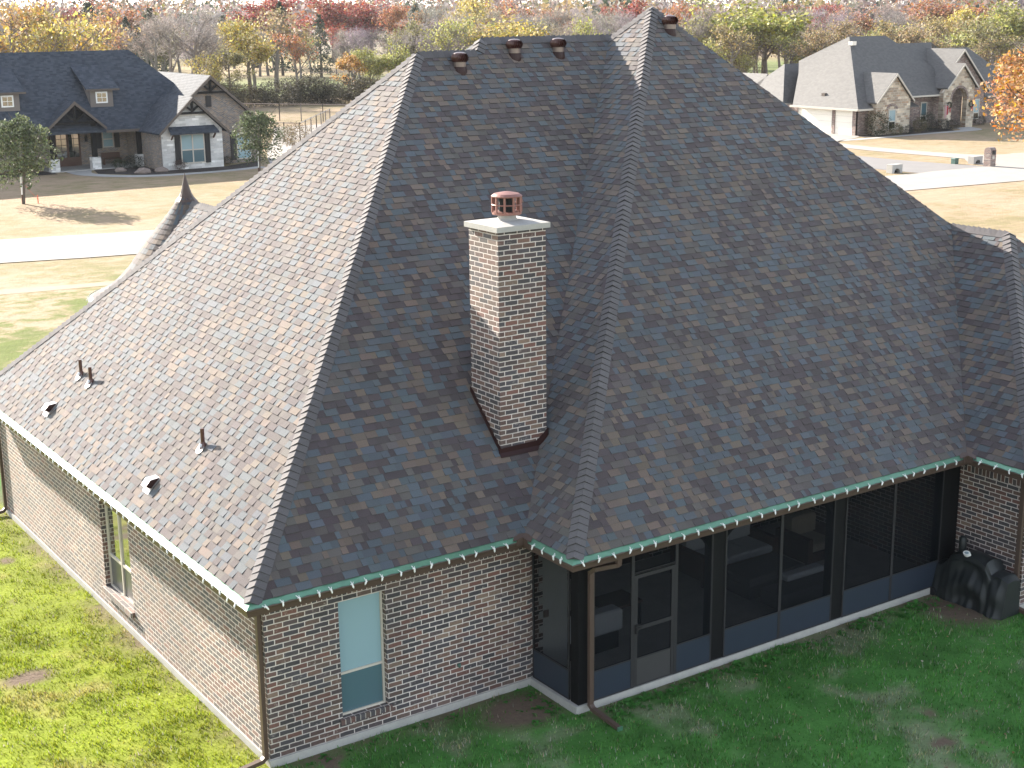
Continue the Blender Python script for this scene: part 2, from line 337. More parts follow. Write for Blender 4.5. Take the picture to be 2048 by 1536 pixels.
def caps(mb, A, B, i1, i2, n1, n2, seed, E=.128, wd=.15, skip=0):
    r_ = random.Random(seed); A, B = Vector(A), Vector(B); T = (B-A).normalized(); L = (B-A).length; W = []
    for n, ip in ((n1, i1), (n2, i2)):
        n = Vector(n).normalized(); q = T.cross(n).normalized()
        if q.dot(Vector(ip)-A) < 0: q = -q
        W.append((q, n))
    na = (W[0][1]+W[1][1]).normalized(); s_ = skip
    while s_ < L-.02:
        e = min(L, s_+E*1.08); k = r_.uniform(.85, 1.15); col = tuple(x*k for x in (.084, .079, .084)); lo = r_.uniform(.042, .055)
        a, bb = A+T*s_, A+T*e
        ca, cb = a+na*lo, bb+na*.018
        for q, n in W:
            ta, tb = a+q*wd+n*.022, bb+q*wd+n*.012; mb.face([ca, cb, tb, ta], col); mb.face([ca, ta, ta-n*.03, a-n*.02], (.035, .033, .036)); mb.face([ta, tb, tb-n*.02, ta-n*.03], col)
        s_ += E*r_.uniform(.97, 1.03)
rf = MB()
NL, NF = (-1, 0, 1), (0, -1, 1)
A_, P1 = (0, 0, H), (t1, t1, H+t1)
# left slope, two front slopes, porch slopes, wing slopes
tabs(rf, (0, 2*t1, H), (0, -1, 0), (1, 0, 1), [[(0, 0), (2*t1, 0), (t1, t1*S2)]], 1)
tabs(rf, A_, (1, 0, 0), (0, 1, 1), [[(0, 0), (b, 0), (b+t1, t1*S2), (t1, t1*S2)], [(hx-hy+t1, t1*S2), (b+t1, t1*S2), (b+hy, hy*S2), (hx, hy*S2)]], 2)
vt = (t+hy-.705+.0)/1; vt = 7.329
tabs(rf, (b, 0, H), (0, -1, 0), (1, 0, 1), [[(c, 0), (0, 0), (-vt, vt*S2), (c-t, t*S2)]], 3)
tabs(rf, (b, -c, H), (1, 0, 0), (0, 1, 1), [[(0, 0), (d, 0), (d+wv, wv*S2), (t, t*S2)]], 4)
tabs(rf, (b+d, -c, H), (0, -1, 0), (1, 0, 1), [[(0, 0), (wp, 0), (wp-wv, wv*S2), (-wv, wv*S2)]], 5)
tabs(rf, (b+d, -c-wp, H), (1, 0, 0), (0, 1, 1), [[(0, 0), (2*wv, 0), (wv, wv*S2)]], 6)
tabs(rf, (hx-hy, 2*hy, H), (0, -1, 0), (1, 0, 1), [[(hy-.9, hy*S2-1.2), (hy+.45, hy*S2-.65), (hy, hy*S2)]], 8)
pl = (.07, .07, .075)
zt, T_ = H+t, (b+t, -c+t, H+t)
for q in ([(0, 2*t1, H), P1, (12, t1, H+t1), (12, 2*t1, H)], [(hx-hy, 2*hy, H), (hx-.3, hy-.3+.6, H+hy-.3), (hx, hy, H+hy), (b+hy+1, hy, H+hy), (b+hy+1, 2*hy, H)],
          [T_, (b, -c+2*t, H), (b+2*t, -c+2*t, H)], [T_, (b+2*t, -c+2*t, H), (b+2*t, -c, H)], [T_, (b+vt, vt, H+vt), (b+1, -c+2*t-1, H+1)],
          [(b+d+wv, -c-wp+wv, H+wv), (b+d+wv, -c+wv, H+wv), (b+d+2*wv, -c+.2, H), (b+d+2*wv, -c-wp, H)]): rf.face(q, pl)
roof = rf.build('roof', M['shingle'], house)
cp = MB()
NR, NB = (1, 0, 1), (0, 1, 1)
caps(cp, A_, P1, (0, 5, H), (5, 0, H), NL, NF, 1)
caps(cp, (0, 2*t1, H), P1, (0, 5, H), (5, 2*t1, H), NL, NB, 2)
caps(cp, (hx-hy+t1-.05, t1, H+t1), P1, (5, 0, H), (5, 2*t1, H), NF, NB, 3)
caps(cp, (hx-hy+t1, t1, H+t1), (hx, hy, H+hy), (0, 9, H), (8, 0, H), NL, NF, 4)
caps(cp, (b+hy+.1, hy, H+hy), (hx, hy, H+hy), (8, 0, H), (8, 2*hy, H), NF, NB, 5)
caps(cp, (b, -c, H), T_, (b, 5, H), (b+5, -c, H), NL, NF, 6)
caps(cp, (b+vt-.3, -c+2*t-vt+.3, H+vt-.3), T_, (b, 3, H), (b+t, 14, H), NL, NB, 7)
caps(cp, (b+d+wv-.1, -c+wv-.1+.2, H+wv-.1), T_, (b+5, -c, H), (b+2*t, 5, H), NF, NR, 8)
Wp = (b+d+wv, -c-wp+wv, H+wv)
caps(cp, (b+d, -c-wp, H), Wp, (b+d, 0, H), (b+d+4, -c-wp, H), NL, NF, 9)
caps(cp, (b+d+wv, -c+wv+.1, H+wv), Wp, (b+d, 1, H), (b+d+2*wv, 1, H), NL, NR, 10)
cp.build('ridge_cap', M['shingle'], roof)
# ---- vents on the roof
def pipe(x, y):
    z = H+x; m = MB(); m.mi = 0; m.tube([(x, y, z-.1), (x, y, z+.32)], .034, 10); m.tube([(x, y, z-.02), (x, y, z+.06), (x, y, z+.09)], [.07, .05, .04], 12)
    m.mi = 1; k = 1/S2
    pts = []
    for i in range(14):
        a = 2*math.pi*i/14; pu, pv = .095*math.cos(a), .085*math.sin(a)-.055; pts.append((x+pv*k, y+pu, z+pv*k))
    m.prism([Vector(p)+Vector((-.02, 0, .02)) for p in pts], (.012, 0, -.012)); m.tube([(x-.045, y, z+.01), (x-.02, y, z+.06)], [.045, .04], 10)
    m.build('vent_pipe', [M['brownmetal'], M['palemetal']], roof)  # flange paler than the brown pipe: sun glare put into its colour
for x, y in ((1.07, 4.07), (1.03, 9.53), (1.05, 10.17)): pipe(x, y)
def boxvent(x, y):
    m = MB(); k = 1/S2; U, V, N = Vector((0, 1, 0)), Vector((k, 0, k)), Vector((-k, 0, k)); O = Vector((x, y, H+x))
    q = lambda u, v, n: O+(U*u+V*v+N*n)*.62
    m.mi = 1; m.prism([q(-.2, -.3, .02), q(.2, -.3, .02), q(.2, .22, .02), q(-.2, .22, .02)], N*.006)
    hood = [(-.21, .03), (-.21, .15), (-.02, .235), (.24, .05)]
    top = [q(-.16, -.2, .19), q(.16, -.2, .19), q(.16, .03, .2), q(-.16, .03, .2)]; up = [q(-.15, .24, .03), q(.15, .24, .03)]
    m.face(top); m.face([top[3], top[2], up[1], up[0]])  # hood top and base plate coloured pale for the glare they catch
    m.mi = 0
    for sx in (-1, 1): m.face([q(sx*.16, -.2, .19), q(sx*.16, .03, .2), q(sx*.15, .24, .03), q(sx*.15, -.12, .03)])
    m.face([q(-.16, -.2, .19), q(.16, -.2, .19), q(.15, -.12, .03), q(-.15, -.12, .03)]); m.face([q(-.16, -.2, .19), q(.16, -.2, .19), q(.16, -.2, .155), q(-.16, -.2, .155)])
    m.build('box_vent', [M['redmetal'], M['palemetal']], roof)
boxvent(.44, 10.3); boxvent(.40, 4.70)
def turbine(x, y, z):
    m = MB(); n = 18; m.mi = 2; m.lathe((x, y, z-.22), [(.19, -.1), (.187, .1), (.172, .2), (.166, .235)], n); m.mi = 1; m.lathe((x, y, z), [(.162, 0), (.162, .14)], n)
    m.mi = 0; m.lathe((x, y, z+.13), [(.02, 0), (.15, .005), (.15, .02), (.02, .03)], n); m.lathe((x, y, z+.13), [(.16, .205), (.15, .235), (.08, .255), (.01, .262)], n); m.lathe((x, y, z+.13), [(.13, .01), (.17, .1), (.13, .2)], n)
    for i in range(22):
        a = 2*math.pi*i/22; pr = []
        for s_ in range(6):
            th = math.pi*(s_/5); rr = .175+.055*math.sin(th); zz = z+.135+.21*s_/5; pr.append((rr, zz, a+.35*s_/5))
        for (r0, z0, a0), (r1, z1, a1) in zip(pr[:-1], pr[1:]):
            m.face([(x+r0*math.cos(a0), y+r0*math.sin(a0), z0), (x+r1*math.cos(a1), y+r1*math.sin(a1), z1), (x+(r1-.035)*math.cos(a1+.22), y+(r1-.035)*math.sin(a1+.22), z1), (x+(r0-.035)*math.cos(a0+.22), y+(r0-.035)*math.sin(a0+.22), z0)])
    m.v = [(x+(a_-x)*.76, y+(b_-y)*.76, z-.12+(c_-z+.12)*.74) for a_, b_, c_ in m.v]
    m.build('turbine_vent', [M['brownmetal'], M['neck'], M['redmetal']], roof)
for x, y, z in ((7.94, 6.86, H+6.86+.05), (9.38, 7.08, H+7.08+.05), (10.47, 7.08, H+7.08+.05), (12.72, 6.22, H+6.22+c+.05)): turbine(x, y, z)
# ---- chimney
ch = MB(); ch.box(4.90, 5.81, 1.03, 1.87, 3.2, 7.255); chim = ch.build('chimney', M['brick'], house)
m = MB(); x0, x1, y0, y1 = 4.845, 5.865, .975, 1.925; zc = 7.257
m.box(x0, x1, y0, y1, zc, zc+.085)
ctr = (5.355, 1.45); P = [(x0, y0, zc+.085), (x1, y0, zc+.085), (x1, y1, zc+.085), (x0, y1, zc+.085)]
Q = [(ctr[0]+sx*.2, ctr[1]+sy*.2, zc+.12) for sx, sy in ((-1, -1), (1, -1), (1, 1), (-1, 1))]
for i in range(4): j = (i+1) % 4; m.face([P[i], P[j], Q[j], Q[i]])
m.face(Q); m.build('chimney_cap', M['concrete'], chim)
m = MB(); m.mi = 1; m.lathe((*ctr, zc+.1), [(.2, 0), (.15, .05), (.135, .14)], 20); m.mi = 0
m.lathe((*ctr, zc+.2), [(.14, 0), (.235, .01), (.235, .05), (.14, .055)], 24)
m.lathe((*ctr, zc+.2), [(.245, .285), (.25, .30), (.2, .335), (.05, .365), (.005, .37)], 24)
m.tube([(ctr[0]+.238*math.cos(a), ctr[1]+.238*math.sin(a), zc+.365) for a in (2*math.pi*i/24 for i in range(25))], .011, 5)
for i in range(10):
    a = 2*math.pi*i/10+.2; m.box(ctr[0]+.232*math.cos(a)-.013, ctr[0]+.232*math.cos(a)+.013, ctr[1]+.232*math.sin(a)-.013, ctr[1]+.232*math.sin(a)+.013, zc+.24, zc+.49)
for i in range(4, 8):
    a0, a1 = -1.05+i*.32-1.28, -1.05+(i+1)*.32-1.28; m.face([(ctr[0]+.225*math.cos(a0), ctr[1]+.225*math.sin(a0), zc+.25), (ctr[0]+.225*math.cos(a1), ctr[1]+.225*math.sin(a1), zc+.25), (ctr[0]+.225*math.cos(a1), ctr[1]+.225*math.sin(a1), zc+.49), (ctr[0]+.225*math.cos(a0), ctr[1]+.225*math.sin(a0), zc+.49)])
m.mi = 2; m.lathe((*ctr, zc+.24), [(.13, 0), (.13, .22)], 16)
m.build('flue_cap', [M['copper'], M['concrete'], M['dark']], chim)
m = MB()
m.prism([(4.86, 1.022, H+.985), (5.63, 1.022, H+.985), (5.63, 1.022, H+1.125), (4.86, 1.022, H+1.105)], (0, -.02, 0))
m.prism([(4.86, .95, H+.972), (5.58, .95, H+.972), (5.66, 1.02, H+1.042), (4.86, 1.02, H+1.042)], (0, -.006, .006))
for i in range(8): y = 1.0+i*.11; m.prism([(4.893, y, H+y-.01), (4.893, y+.115, H+y+.105), (4.893, y+.115, H+y+.19), (4.893, y, H+y+.12)], (-.014-.001*(i % 2), 0, 0))
m.prism([(5.60, 1.018, H+1.0), (5.83, 1.018, H+1.15), (5.83, 1.018, H+1.30), (5.60, 1.018, H+1.12)], (0, -.018, 0)); m.prism([(5.814, 1.0, H+1.15), (5.814, 1.9, H+1.15), (5.814, 1.9, H+1.32), (5.814, 1.0, H+1.28)], (.015, 0, 0))
m.build('flashing', M['redmetal'], chim)
# ---- walls
def wall(mb, ax, p0, p1, z0, z1, a, th, holes=()):
    """axis 'x': wall runs along x at y=a (inward +th); axis 'y': runs along y at x=a"""
    def bx(u0, u1, v0, v1):
        if u1-u0 < .005 or v1-v0 < .005: return
        if ax == 'x': mb.box(u0, u1, min(a, a+th), max(a, a+th), v0, v1)
        else: mb.box(min(a, a+th), max(a, a+th), u0, u1, v0, v1)
    cur = p0
    for h0, h1, k0, k1 in sorted(holes):
        bx(cur, h0, z0, z1); bx(h0, h1, z0, k0); bx(h0, h1, k1, z1); cur = h1
    bx(cur, p1, z0, z1)
m = MB(); wall(m, 'x', .31, 4.955, 0, 2.52, .31, .14, [(1.505, 2.297, .30, 2.18)]); m.build('wall', M['brick'], house)
m = MB(); wall(m, 'y', .451, 14.01, 0, 2.52, .31, .14, [(5.91, 7.37, .35, 2.20)]); m.build('wall', M['brick'], house)
m = MB(); m.box(4.82, 4.957, .452, 3.3, 0, 2.5); wall(m, 'x', 4.96, 13.91, 0, 2.5, 3.3, .15, [(6.4, 8.2, .9, 2.1), (9.0, 9.95, .02, 2.05), (11.2, 13.0, .6, 2.1)]); m.box(13.93, 14.07, -2.28, 3.3, 0, 2.52); m.box(14.2, 20.2, -2.424, -2.284, 0, 2.52); m.box(13.93, 14.2, -2.426, -2.284, 0, 2.52); m.box(20.2, 20.34, -2.42, 15, 0, 2.52); m.box(.46, 20.2, 13.87, 14.01, 0, 2.52)
m.build('wall', M['brick'], house)
for bx_ in ((.33, 4.95, .3065, .3095, 2.275, 2.50), (.3065, .3095, .46, 13.95, 2.275, 2.5), (13.9265, 13.9295, -2.42, -.97, 2.2, 2.5)):
    m = MB(); m.box(*bx_); m.build('soldier_course', M['soldier'], house)
m = MB(); m.box(.285, .6, .60, 14.03, -.4, -.004); m.box(.285, 4.93, .283, .60, -.4, -.002); m.box(4.93, 13.9, -.976, 3.4, -.4, 0); m.box(13.9, 20.4, -2.455, 3.4, -.4, -.003); m.build('foundation_slab', M['concrete'], house)
# front window
def window(parent, kind, a, u0, u1, z0, z1, zr, fw, mats, mull=(), ax='x', depth=.05, sg=1):
    def bx(m, p0, p1, v0, v1, e0, e1):
        e0, e1 = sorted((a+sg*e0, a+sg*e1))
        if ax == 'x': m.box(p0, p1, e0, e1, v0, v1)
        else: m.box(e0, e1, p0, p1, v0, v1)
    m = MB(); bx(m, u0, u0+fw, z0, z1, 0, depth); bx(m, u1-fw, u1, z0, z1, 0, depth); bx(m, u0+fw, u1-fw, z1-fw, z1, 0, depth); bx(m, u0+fw, u1-fw, z0, z0+fw, 0, depth)
    us = [u0+fw]+[q for k in mull for q in (k-fw*.6, k+fw*.6)]+[u1-fw]
    for k in mull: bx(m, k-fw*.6, k+fw*.6, z0+fw, z1-fw, -.002, depth)
    for i in range(0, len(us), 2): bx(m, us[i], us[i+1], zr-fw*.55, zr+fw*.55, .004, depth)
    o = m.build('window', mats[0], parent)
    for i in range(0, len(us), 2):
        for v0, v1, mm in ((zr+fw*.55, z1-fw, mats[1]), (z0+fw, zr-fw*.55, mats[2])):
            g = MB(); bx(g, us[i], us[i+1], v0, v1, depth*.5, depth*.7); g.build('pane', mm, o)
    return o
wf = window(house, 'w', .395, 1.507, 2.292, .302, 2.178, .985, .034, (M['frame'], M['blindglass'], M['blindlow']))
m = MB(); m.box(1.46, 2.34, .265, .395, .215, .298); m.build('sill', M['rowlock'], wf)
M['glasslawn'] = glass('clear_pane', (.03, .05, .03), .05, 1); M['glasslawn'].node_tree.nodes['Principled BSDF'].inputs['IOR'].default_value = 3.6
wl = window(house, 'w', .40, 5.912, 7.368, .352, 2.198, .98, .04, (M['frame'], M['glasslawn'], M['glassgrey']), (6.66,), 'y')
m = MB(); m.box(.235, .399, 5.87, 7.41, .265, .357); m.build('sill', M['rowlock'], wl)
# ---- gutters, guards, splash diverters, downspouts
def gutter(x0, y0, x1, y1, nx, ny, cut0=0, cut1=0, parent=None, z=H):
    """from (x0,y0) to (x1,y1) along an eave whose outward normal is (nx,ny); cut: +1 outside corner, -1 inside corner (mitre)"""
    A, B = Vector((x0, y0, z)), Vector((x1, y1, z)); T = (B-A).normalized(); O = Vector((nx, ny, 0))
    pr = lambda e, o, dz: (A-T*(o*cut0) if e == 0 else B+T*(o*cut1))+O*o+Vector((0, 0, dz))
    def strip(m, pts):
        for (o0, d0), (o1, d1) in zip(pts[:-1], pts[1:]): m.face([pr(0, o0, d0), pr(1, o0, d0), pr(1, o1, d1), pr(0, o1, d1)])
    m = MB(); strip(m, [(.112, -.048), (.118, -.062), (.112, -.08), (.10, -.10), (.085, -.17), (-.01, -.17), (-.01, -.02)]); strip(m, [(-.01, -.172), (-.29, -.172)])
    g = m.build('gutter', M['gutter'], parent)
    m = MB(); strip(m, [(.0, -.002), (.03, -.012), (.10, -.040), (.112, -.047)]); m.build('gutter_guard', M['guard'], g)
    return g
gutter(0, 2*t1, 0, 0, -1, 0, 1, 1, house); gutter(0, 0, b, 0, 0, -1, 1, -1, house); gutter(b, 0, b, -c, -1, 0, -1, 1, house); gutter(b, -c, b+d, -c, 0, -1, 1, -1, house); gutter(b+d, -c, b+d, -c-wp, -1, 0, -1, 1, house); gutter(b+d, -c-wp, b+d+2*wv, -c-wp, 0, -1, 1, 1, house)
for px, py in ((b, 0), (b+d, -c)):
    m = MB(); m.prism([(px-.24, py-.118, H-.11), (px-.10, py-.118, H-.11), (px-.10, py-.118, H+.02), (px-.24, py-.118, H+.0)], (0, -.006, 0)); m.prism([(px-.119, py-.24, H-.11), (px-.119, py-.10, H-.11), (px-.119, py-.10, H+.02), (px-.119, py-.24, H+.0)], (-.006, 0, 0))
    m.face([(px-.30, py-.10, H-.02), (px-.11, py-.115, H+.0), (px-.02, py-.02, H+.035), (px-.16, py+.05, H+.03)]); m.face([(px-.10, py-.30, H-.02), (px-.115, py-.11, H+.0), (px-.02, py-.02, H+.036), (px+.05, py-.16, H+.03)])
    m.build('splash_guard', M['gutter'], house)
def downspout(path, w_=.085, h_=.065, up=(0, 0, 1), tip=None):
    m = MB()
    for i, (a, e) in enumerate(zip(path[:-1], path[1:])):
        a, e = Vector(a), Vector(e); dd = (e-a).normalized(); vert = abs(dd.z) > .9
        m.bar(a-dd*.02, e+dd*.02, w_-.001*i, h_-.001*i, up=up if vert else (0, 0, 1))
    if tip: m.mi = 1; a, e = Vector(path[-1]), Vector(path[-1])+(Vector(path[-1])-Vector(path[-2])).normalized()*.03; m.bar(a, e, w_+.006, h_+.006)
    return m.build('downspout', [M['gutter'], M['guard']], house)
downspout([(.265, .40, 2.49), (.265, .40, .02), (.20, .40, -.03), (-.55, .36, -.10)], up=(1, 0, 0))
px = b+.31+.19; py = -c+.31
downspout([(px+.32, -c-.04, 2.50), (px+.32, -c-.03, 2.38), (px+.03, -c+.17, 2.31), (px, py-.075, 2.24), (px, py-.075, .02), (px+.0, py-.14, -.03), (px+.02, py-.78, -.10)], up=(0, 1, 0), tip=1)
downspout([(13.875, -2.36, 2.49), (13.875, -2.36, .0), (13.85, -2.42, -.05), (13.84, -2.9, -.1)], up=(1, 0, 0))
downspout([(.265, 13.9, 2.49), (.265, 13.9, .03), (.2, 13.9, -.03), (-.25, 13.86, -.08)], up=(1, 0, 0))
# ---- screened porch
yp = -c+.31; yq = yp+.03
m = MB(); m.box(4.99, 13.9, yq+.02, yq+.16, 2.27, 2.49); m.box(4.985, 5.12, yq+.16, .30, 2.27, 2.49)
for x in (7.88, 10.72):
    for sg in (-1, 1):
        pr = []
        for k in range(7): a = math.pi/2*k/6; pr.append((x+sg*(.13+.42*(1-math.sin(a))), yq+.05, 2.27-.42*(1-math.cos(a))))
        m.prism(pr+[(x+sg*.13, yq+.05, 2.27)], (0, .09, 0))
pr = [(5.23+.42*(1-math.sin(math.pi/2*k/6)), yq+.05, 2.27-.42*(1-math.cos(math.pi/2*k/6))) for k in range(7)]; m.prism(pr+[(5.23, yq+.05, 2.27)], (0, .09, 0))
pr = [(5.05, -.72+.42*(1-math.sin(math.pi/2*k/6)), 2.27-.42*(1-math.cos(math.pi/2*k/6))) for k in range(7)]; m.prism(pr+[(5.05, -.72, 2.27)], (.07, 0, 0))
m.build('porch_beam', M['black'], house)
for x0, x1 in ((4.99, 5.235), (7.745, 8.015), (10.585, 10.855), (13.45, 13.9)):
    m = MB(); m.box(x0, x1, yq, yq+.2, .001, 2.30); m.build('porch_post', M['black'], house)
m = MB(); m.box(4.99, 13.9, yq, 3.3, 2.495, 2.515); m.build('porch_ceiling', M['soffit'], house)
def panel(x0, x1, z0, z1, fr=.028, zk=.505, kick='kick', door=False, ax='x', a=None):
    a = yp+.012 if a is None else a
    def bx(m, p0, p1, v0, v1, e0=0, e1=.03):
        if ax == 'x': m.box(p0, p1, a+e0, a+e1, v0, v1)
        else: m.box(a+e0, a+e1, p0, p1, v0, v1)
    m = MB(); bx(m, x0, x0+fr, z0, z1); bx(m, x1-fr, x1, z0, z1); bx(m, x0+fr, x1-fr, z1-fr, z1); bx(m, x0+fr, x1-fr, z0, z0+.02); bx(m, x0+fr, x1-fr, zk-.012, zk+.012)
    if door: bx(m, x0+fr, x1-fr, .985, 1.05)
    o = m.build('screen_door' if door else 'screen_frame', M['alum'], house)
    g = MB(); bx(g, x0+fr, x1-fr, zk+.012, z1-fr, .014, .015); g.build('screen', M['screen'], o)
    g = MB(); bx(g, x0+fr, x1-fr, z0+.02, zk-.012, .008, .018); g.build('kick_panel', M[kick], o)
    if door: g = MB(); g.box(x0+.01, x0+.045, a-.04, a-.001, .94, 1.09); g.box(x0+.02, x0+.12, a-.055, a-.035, 1.03, 1.05); g.build('handle', M['shutter'], o)
panel(5.262, 6.055, .003, 2.31); panel(6.958, 7.742, .003, 2.31); panel(8.018, 9.30, .003, 2.31); panel(9.302, 10.582, .003, 2.31); panel(10.858, 12.12, .003, 2.31); panel(12.122, 13.44, .003, 2.31)
panel(6.092, 6.92, .012, 1.93, .06, .49, 'kickdoor', True)
panel(6.06, 6.955, 1.95, 2.31, .025, 1.97, 'alum'); panel(-.70, .295, .003, 2.31, ax='y', a=4.985)
m = MB(); m.box(6.056, 6.088, yp+.012, yp+.05, .003, 1.948); m.box(6.924, 6.957, yp+.012, yp+.05, .003, 1.948); m.build('door_frame', M['alum'], house)
# back wall of the porch: windows, door, pale plaster panel
window(house, 'w', 3.28, 6.4, 8.2, .9, 2.1, 1.5, .05, (M['frame'], M['blindglass'], M['blindlow']), (7.3,)); window(house, 'w', 3.28, 11.2, 13.0, .6, 2.1, 1.3, .05, (M['frame'], M['blindglass'], M['blindglass']), (12.1,))
m = MB(); m.box(9.02, 9.93, 3.31, 3.36, .02, 2.03); m.build('door', M['woodbrown'], house)
m = MB(); m.box(4.962, 5.02, .52, 2.6, .01, 2.48); m.box(5.03, 6.2, 3.27, 3.296, .01, 2.4); m.build('plaster_panel', M['fabric'], house)
m = MB(); m.box(5.14, 5.72, .34, .45, .004, 2.48); m.build('plaster_panel', M['plaster'], house)
m = MB(); m.box(4.97, 5.139, .33, .46, .004, 2.48); [m.box(5.14, 5.215, .325, .455, .25*k+.1, .25*k+.225) for k in range(0, 9)]; m.build('quoin', M['brick'], house)
m = MB(); m.box(5.235, 5.33, .315, .339, .98, 1.10); m.build('outlet_box', M['neck'], house)
m = MB(); m.tube([(3.55, .30, .62), (3.55, .24, .62)], .018, 8); m.tube([(3.55, .25, .66), (3.55, .25, .6)], .025, 8); m.build('hose_tap', M['greenbox'], house)
# ---- turret and rear wing
TX, TY = 7.15, 19.5
prof = [(2.62, 3.28), (2.25, 3.45), (1.95, 3.68), (1.62, 4.02), (1.12, 4.70), (.50, 5.42), (.14, 5.90)]
tm = MB(); r_ = random.Random(5); NS = 40
for (r0, z0), (r1, z1) in zip(prof[:-1], prof[1:]):
    nrow = max(1, int(math.hypot(r1-r0, z1-z0)/.15))
    for k in range(nrow):
        ra, rb = r0+(r1-r0)*k/nrow, r0+(r1-r0)*(k+1)/nrow; za, zb = z0+(z1-z0)*k/nrow, z0+(z1-z0)*(k+1)/nrow
        for s_ in range(NS):
            a0, a1 = 2*math.pi*s_/NS, 2*math.pi*(s_+1)/NS; ra2 = ra+.015
            tm.face([(TX+ra2*math.cos(a0), TY+ra2*math.sin(a0), za), (TX+ra2*math.cos(a1), TY+ra2*math.sin(a1), za), (TX+rb*math.cos(a1), TY+rb*math.sin(a1), zb), (TX+rb*math.cos(a0), TY+rb*math.sin(a0), zb)], pick(r_))
tur = tm.build('turret_roof', M['shingle'], house)
m = MB(); m.lathe((TX, TY, 5.82), [(.30, -.10), (.2, .02), (.15, .12), (.1, .28), (.05, .48), (.004, .66)], 12); m.build('finial', M['gutter'], tur)
m = MB(); m.tube([(TX, TY, -.3), (TX, TY, 3.1)], 2.35, 24); m.build('turret_wall', M['brick'], house)
m = MB(); m.lathe((TX, TY, 3.24), [(2.3, -.16), (2.68, -.16), (2.74, -.04), (2.74, -.02)], 40); m.mi = 1; m.lathe((TX, TY, 3.24), [(2.73, -.021), (2.60, .03)], 40); m.build('turret_gutter', [M['gutter'], M['guard']], house)
wm = MB(); rz = 5.72
tabs(wm, (TX+.05-3.0, 19.3, rz-3.0), (0, -1, 0), (1, 0, 1), [[(0, 0), (7, 0), (7, 3*S2), (0, 3*S2)]], 9)
wm.face([(TX+.05, 19.3, rz), (TX+.05, 12.3, rz), (TX+3.1, 12.3, rz-3), (TX+3.1, 19.3, rz-3)], pl)
wr = wm.build('wing_roof', M['shingle'], house)
m = MB(); caps(m, (TX+.05, 19.3, rz), (TX+.05, 13, rz), (TX-2, 15, rz-2), (TX+2, 15, rz-2), NL, NR, 12); m.build('wing_ridge_cap', M['shingle'], wr)
m = MB(); m.box(4.3, 10, 14.02, 19, -.3, 2.65); m.build('wing_wall', M['brick'], house)

# ================================================================== STRING LIGHTS (clipped to the gutters)
bulb_me = None
def lights(label, pts, out, n, seed):
    global bulb_me
    r_ = random.Random(seed); A, B = Vector(pts[0]), Vector(pts[1]); th = thing('string_lights', tuple(A), label, 'string lights')
    Om = Vector(out); m = MB(); pa = []
    for i in range(n*2+1):
        p = A+(B-A)*(i/(n*2)); pa.append(p+Vector((0, 0, .012-.014*(i % 2)))+Om*.02)
    m.tube(pa, .0045, 4); m.build('wire', M['greenbox'], th)
    for i in range(n):
        p = A+(B-A)*((i+.5+r_.uniform(-.14, .14))/n); loc = p-A+Om*(.03+r_.uniform(-.01, .01))
        if bulb_me is None:
            q = MB(); q.box(-.012, .012, -.01, .01, -.01, .012); q.tube([(0, 0, -.006), (0, -.004, -.02), (0, -.006, -.038), (0, -.006, -.058)], [.009, .014, .013, .003], 8); q.bar((-.028, .01, .01), (.012, .012, .016), .009, .008); q.bar((-.002, .0, .006), (-.014, .06, .034), .009, .006); q.bar((.002, .0, .004), (.022, .035, .028), .008, .006)
            o = q.build('bulb', M['white']); bulb_me = o.data; o.parent = th
        else: o = bpy.data.objects.new('bulb', bulb_me); COL.objects.link(o); o.parent = th
        o.location = loc; o.rotation_euler = (r_.uniform(-.35, .35), r_.uniform(-.6, .6), math.atan2(Om.y, Om.x)+math.pi/2+r_.uniform(-.5, .5))
zb = H-.045
lights('white string lights along the sunlit gutter of the left wall', ((-.112, 14.2, zb), (-.112, .05, zb)), (-1, 0, 0), 50, 1)
lights('white string lights along the green gutter above the pale blue window', ((.0, -.112, zb), (b-.3, -.112, zb)), (0, -1, 0), 16, 2)
lights('short run of white string lights between the brick wall and the porch corner', ((b-.112, -.3, zb), (b-.112, -c, zb)), (-1, 0, 0), 4, 3)
lights('white string lights along the long green gutter above the porch screens', ((b-.05, -c-.112, zb), (b+d-.3, -c-.112, zb)), (0, -1, 0), 31, 4)
lights('short run of white string lights above the barbecue cover', ((b+d-.112, -c-.25, zb), (b+d-.112, -c-wp, zb)), (-1, 0, 0), 4, 5)
_tl = thing('string_lights', (TX, TY, 3.2), 'white string lights around the eave of the turret behind the roof', 'string lights')
m = MB(); m.tube([(TX+2.75*math.cos(2*math.pi*i/48), TY+2.75*math.sin(2*math.pi*i/48), 3.23) for i in range(49)], .006, 4); m.build('wire', M['greenbox'], _tl)
for i in range(44):
    a = 2*math.pi*i/44; o = bpy.data.objects.new('bulb', bulb_me); COL.objects.link(o); o.parent = _tl; o.location = (2.78*math.cos(a), 2.78*math.sin(a), .02); o.rotation_euler = (0, 0, a+math.pi/2)

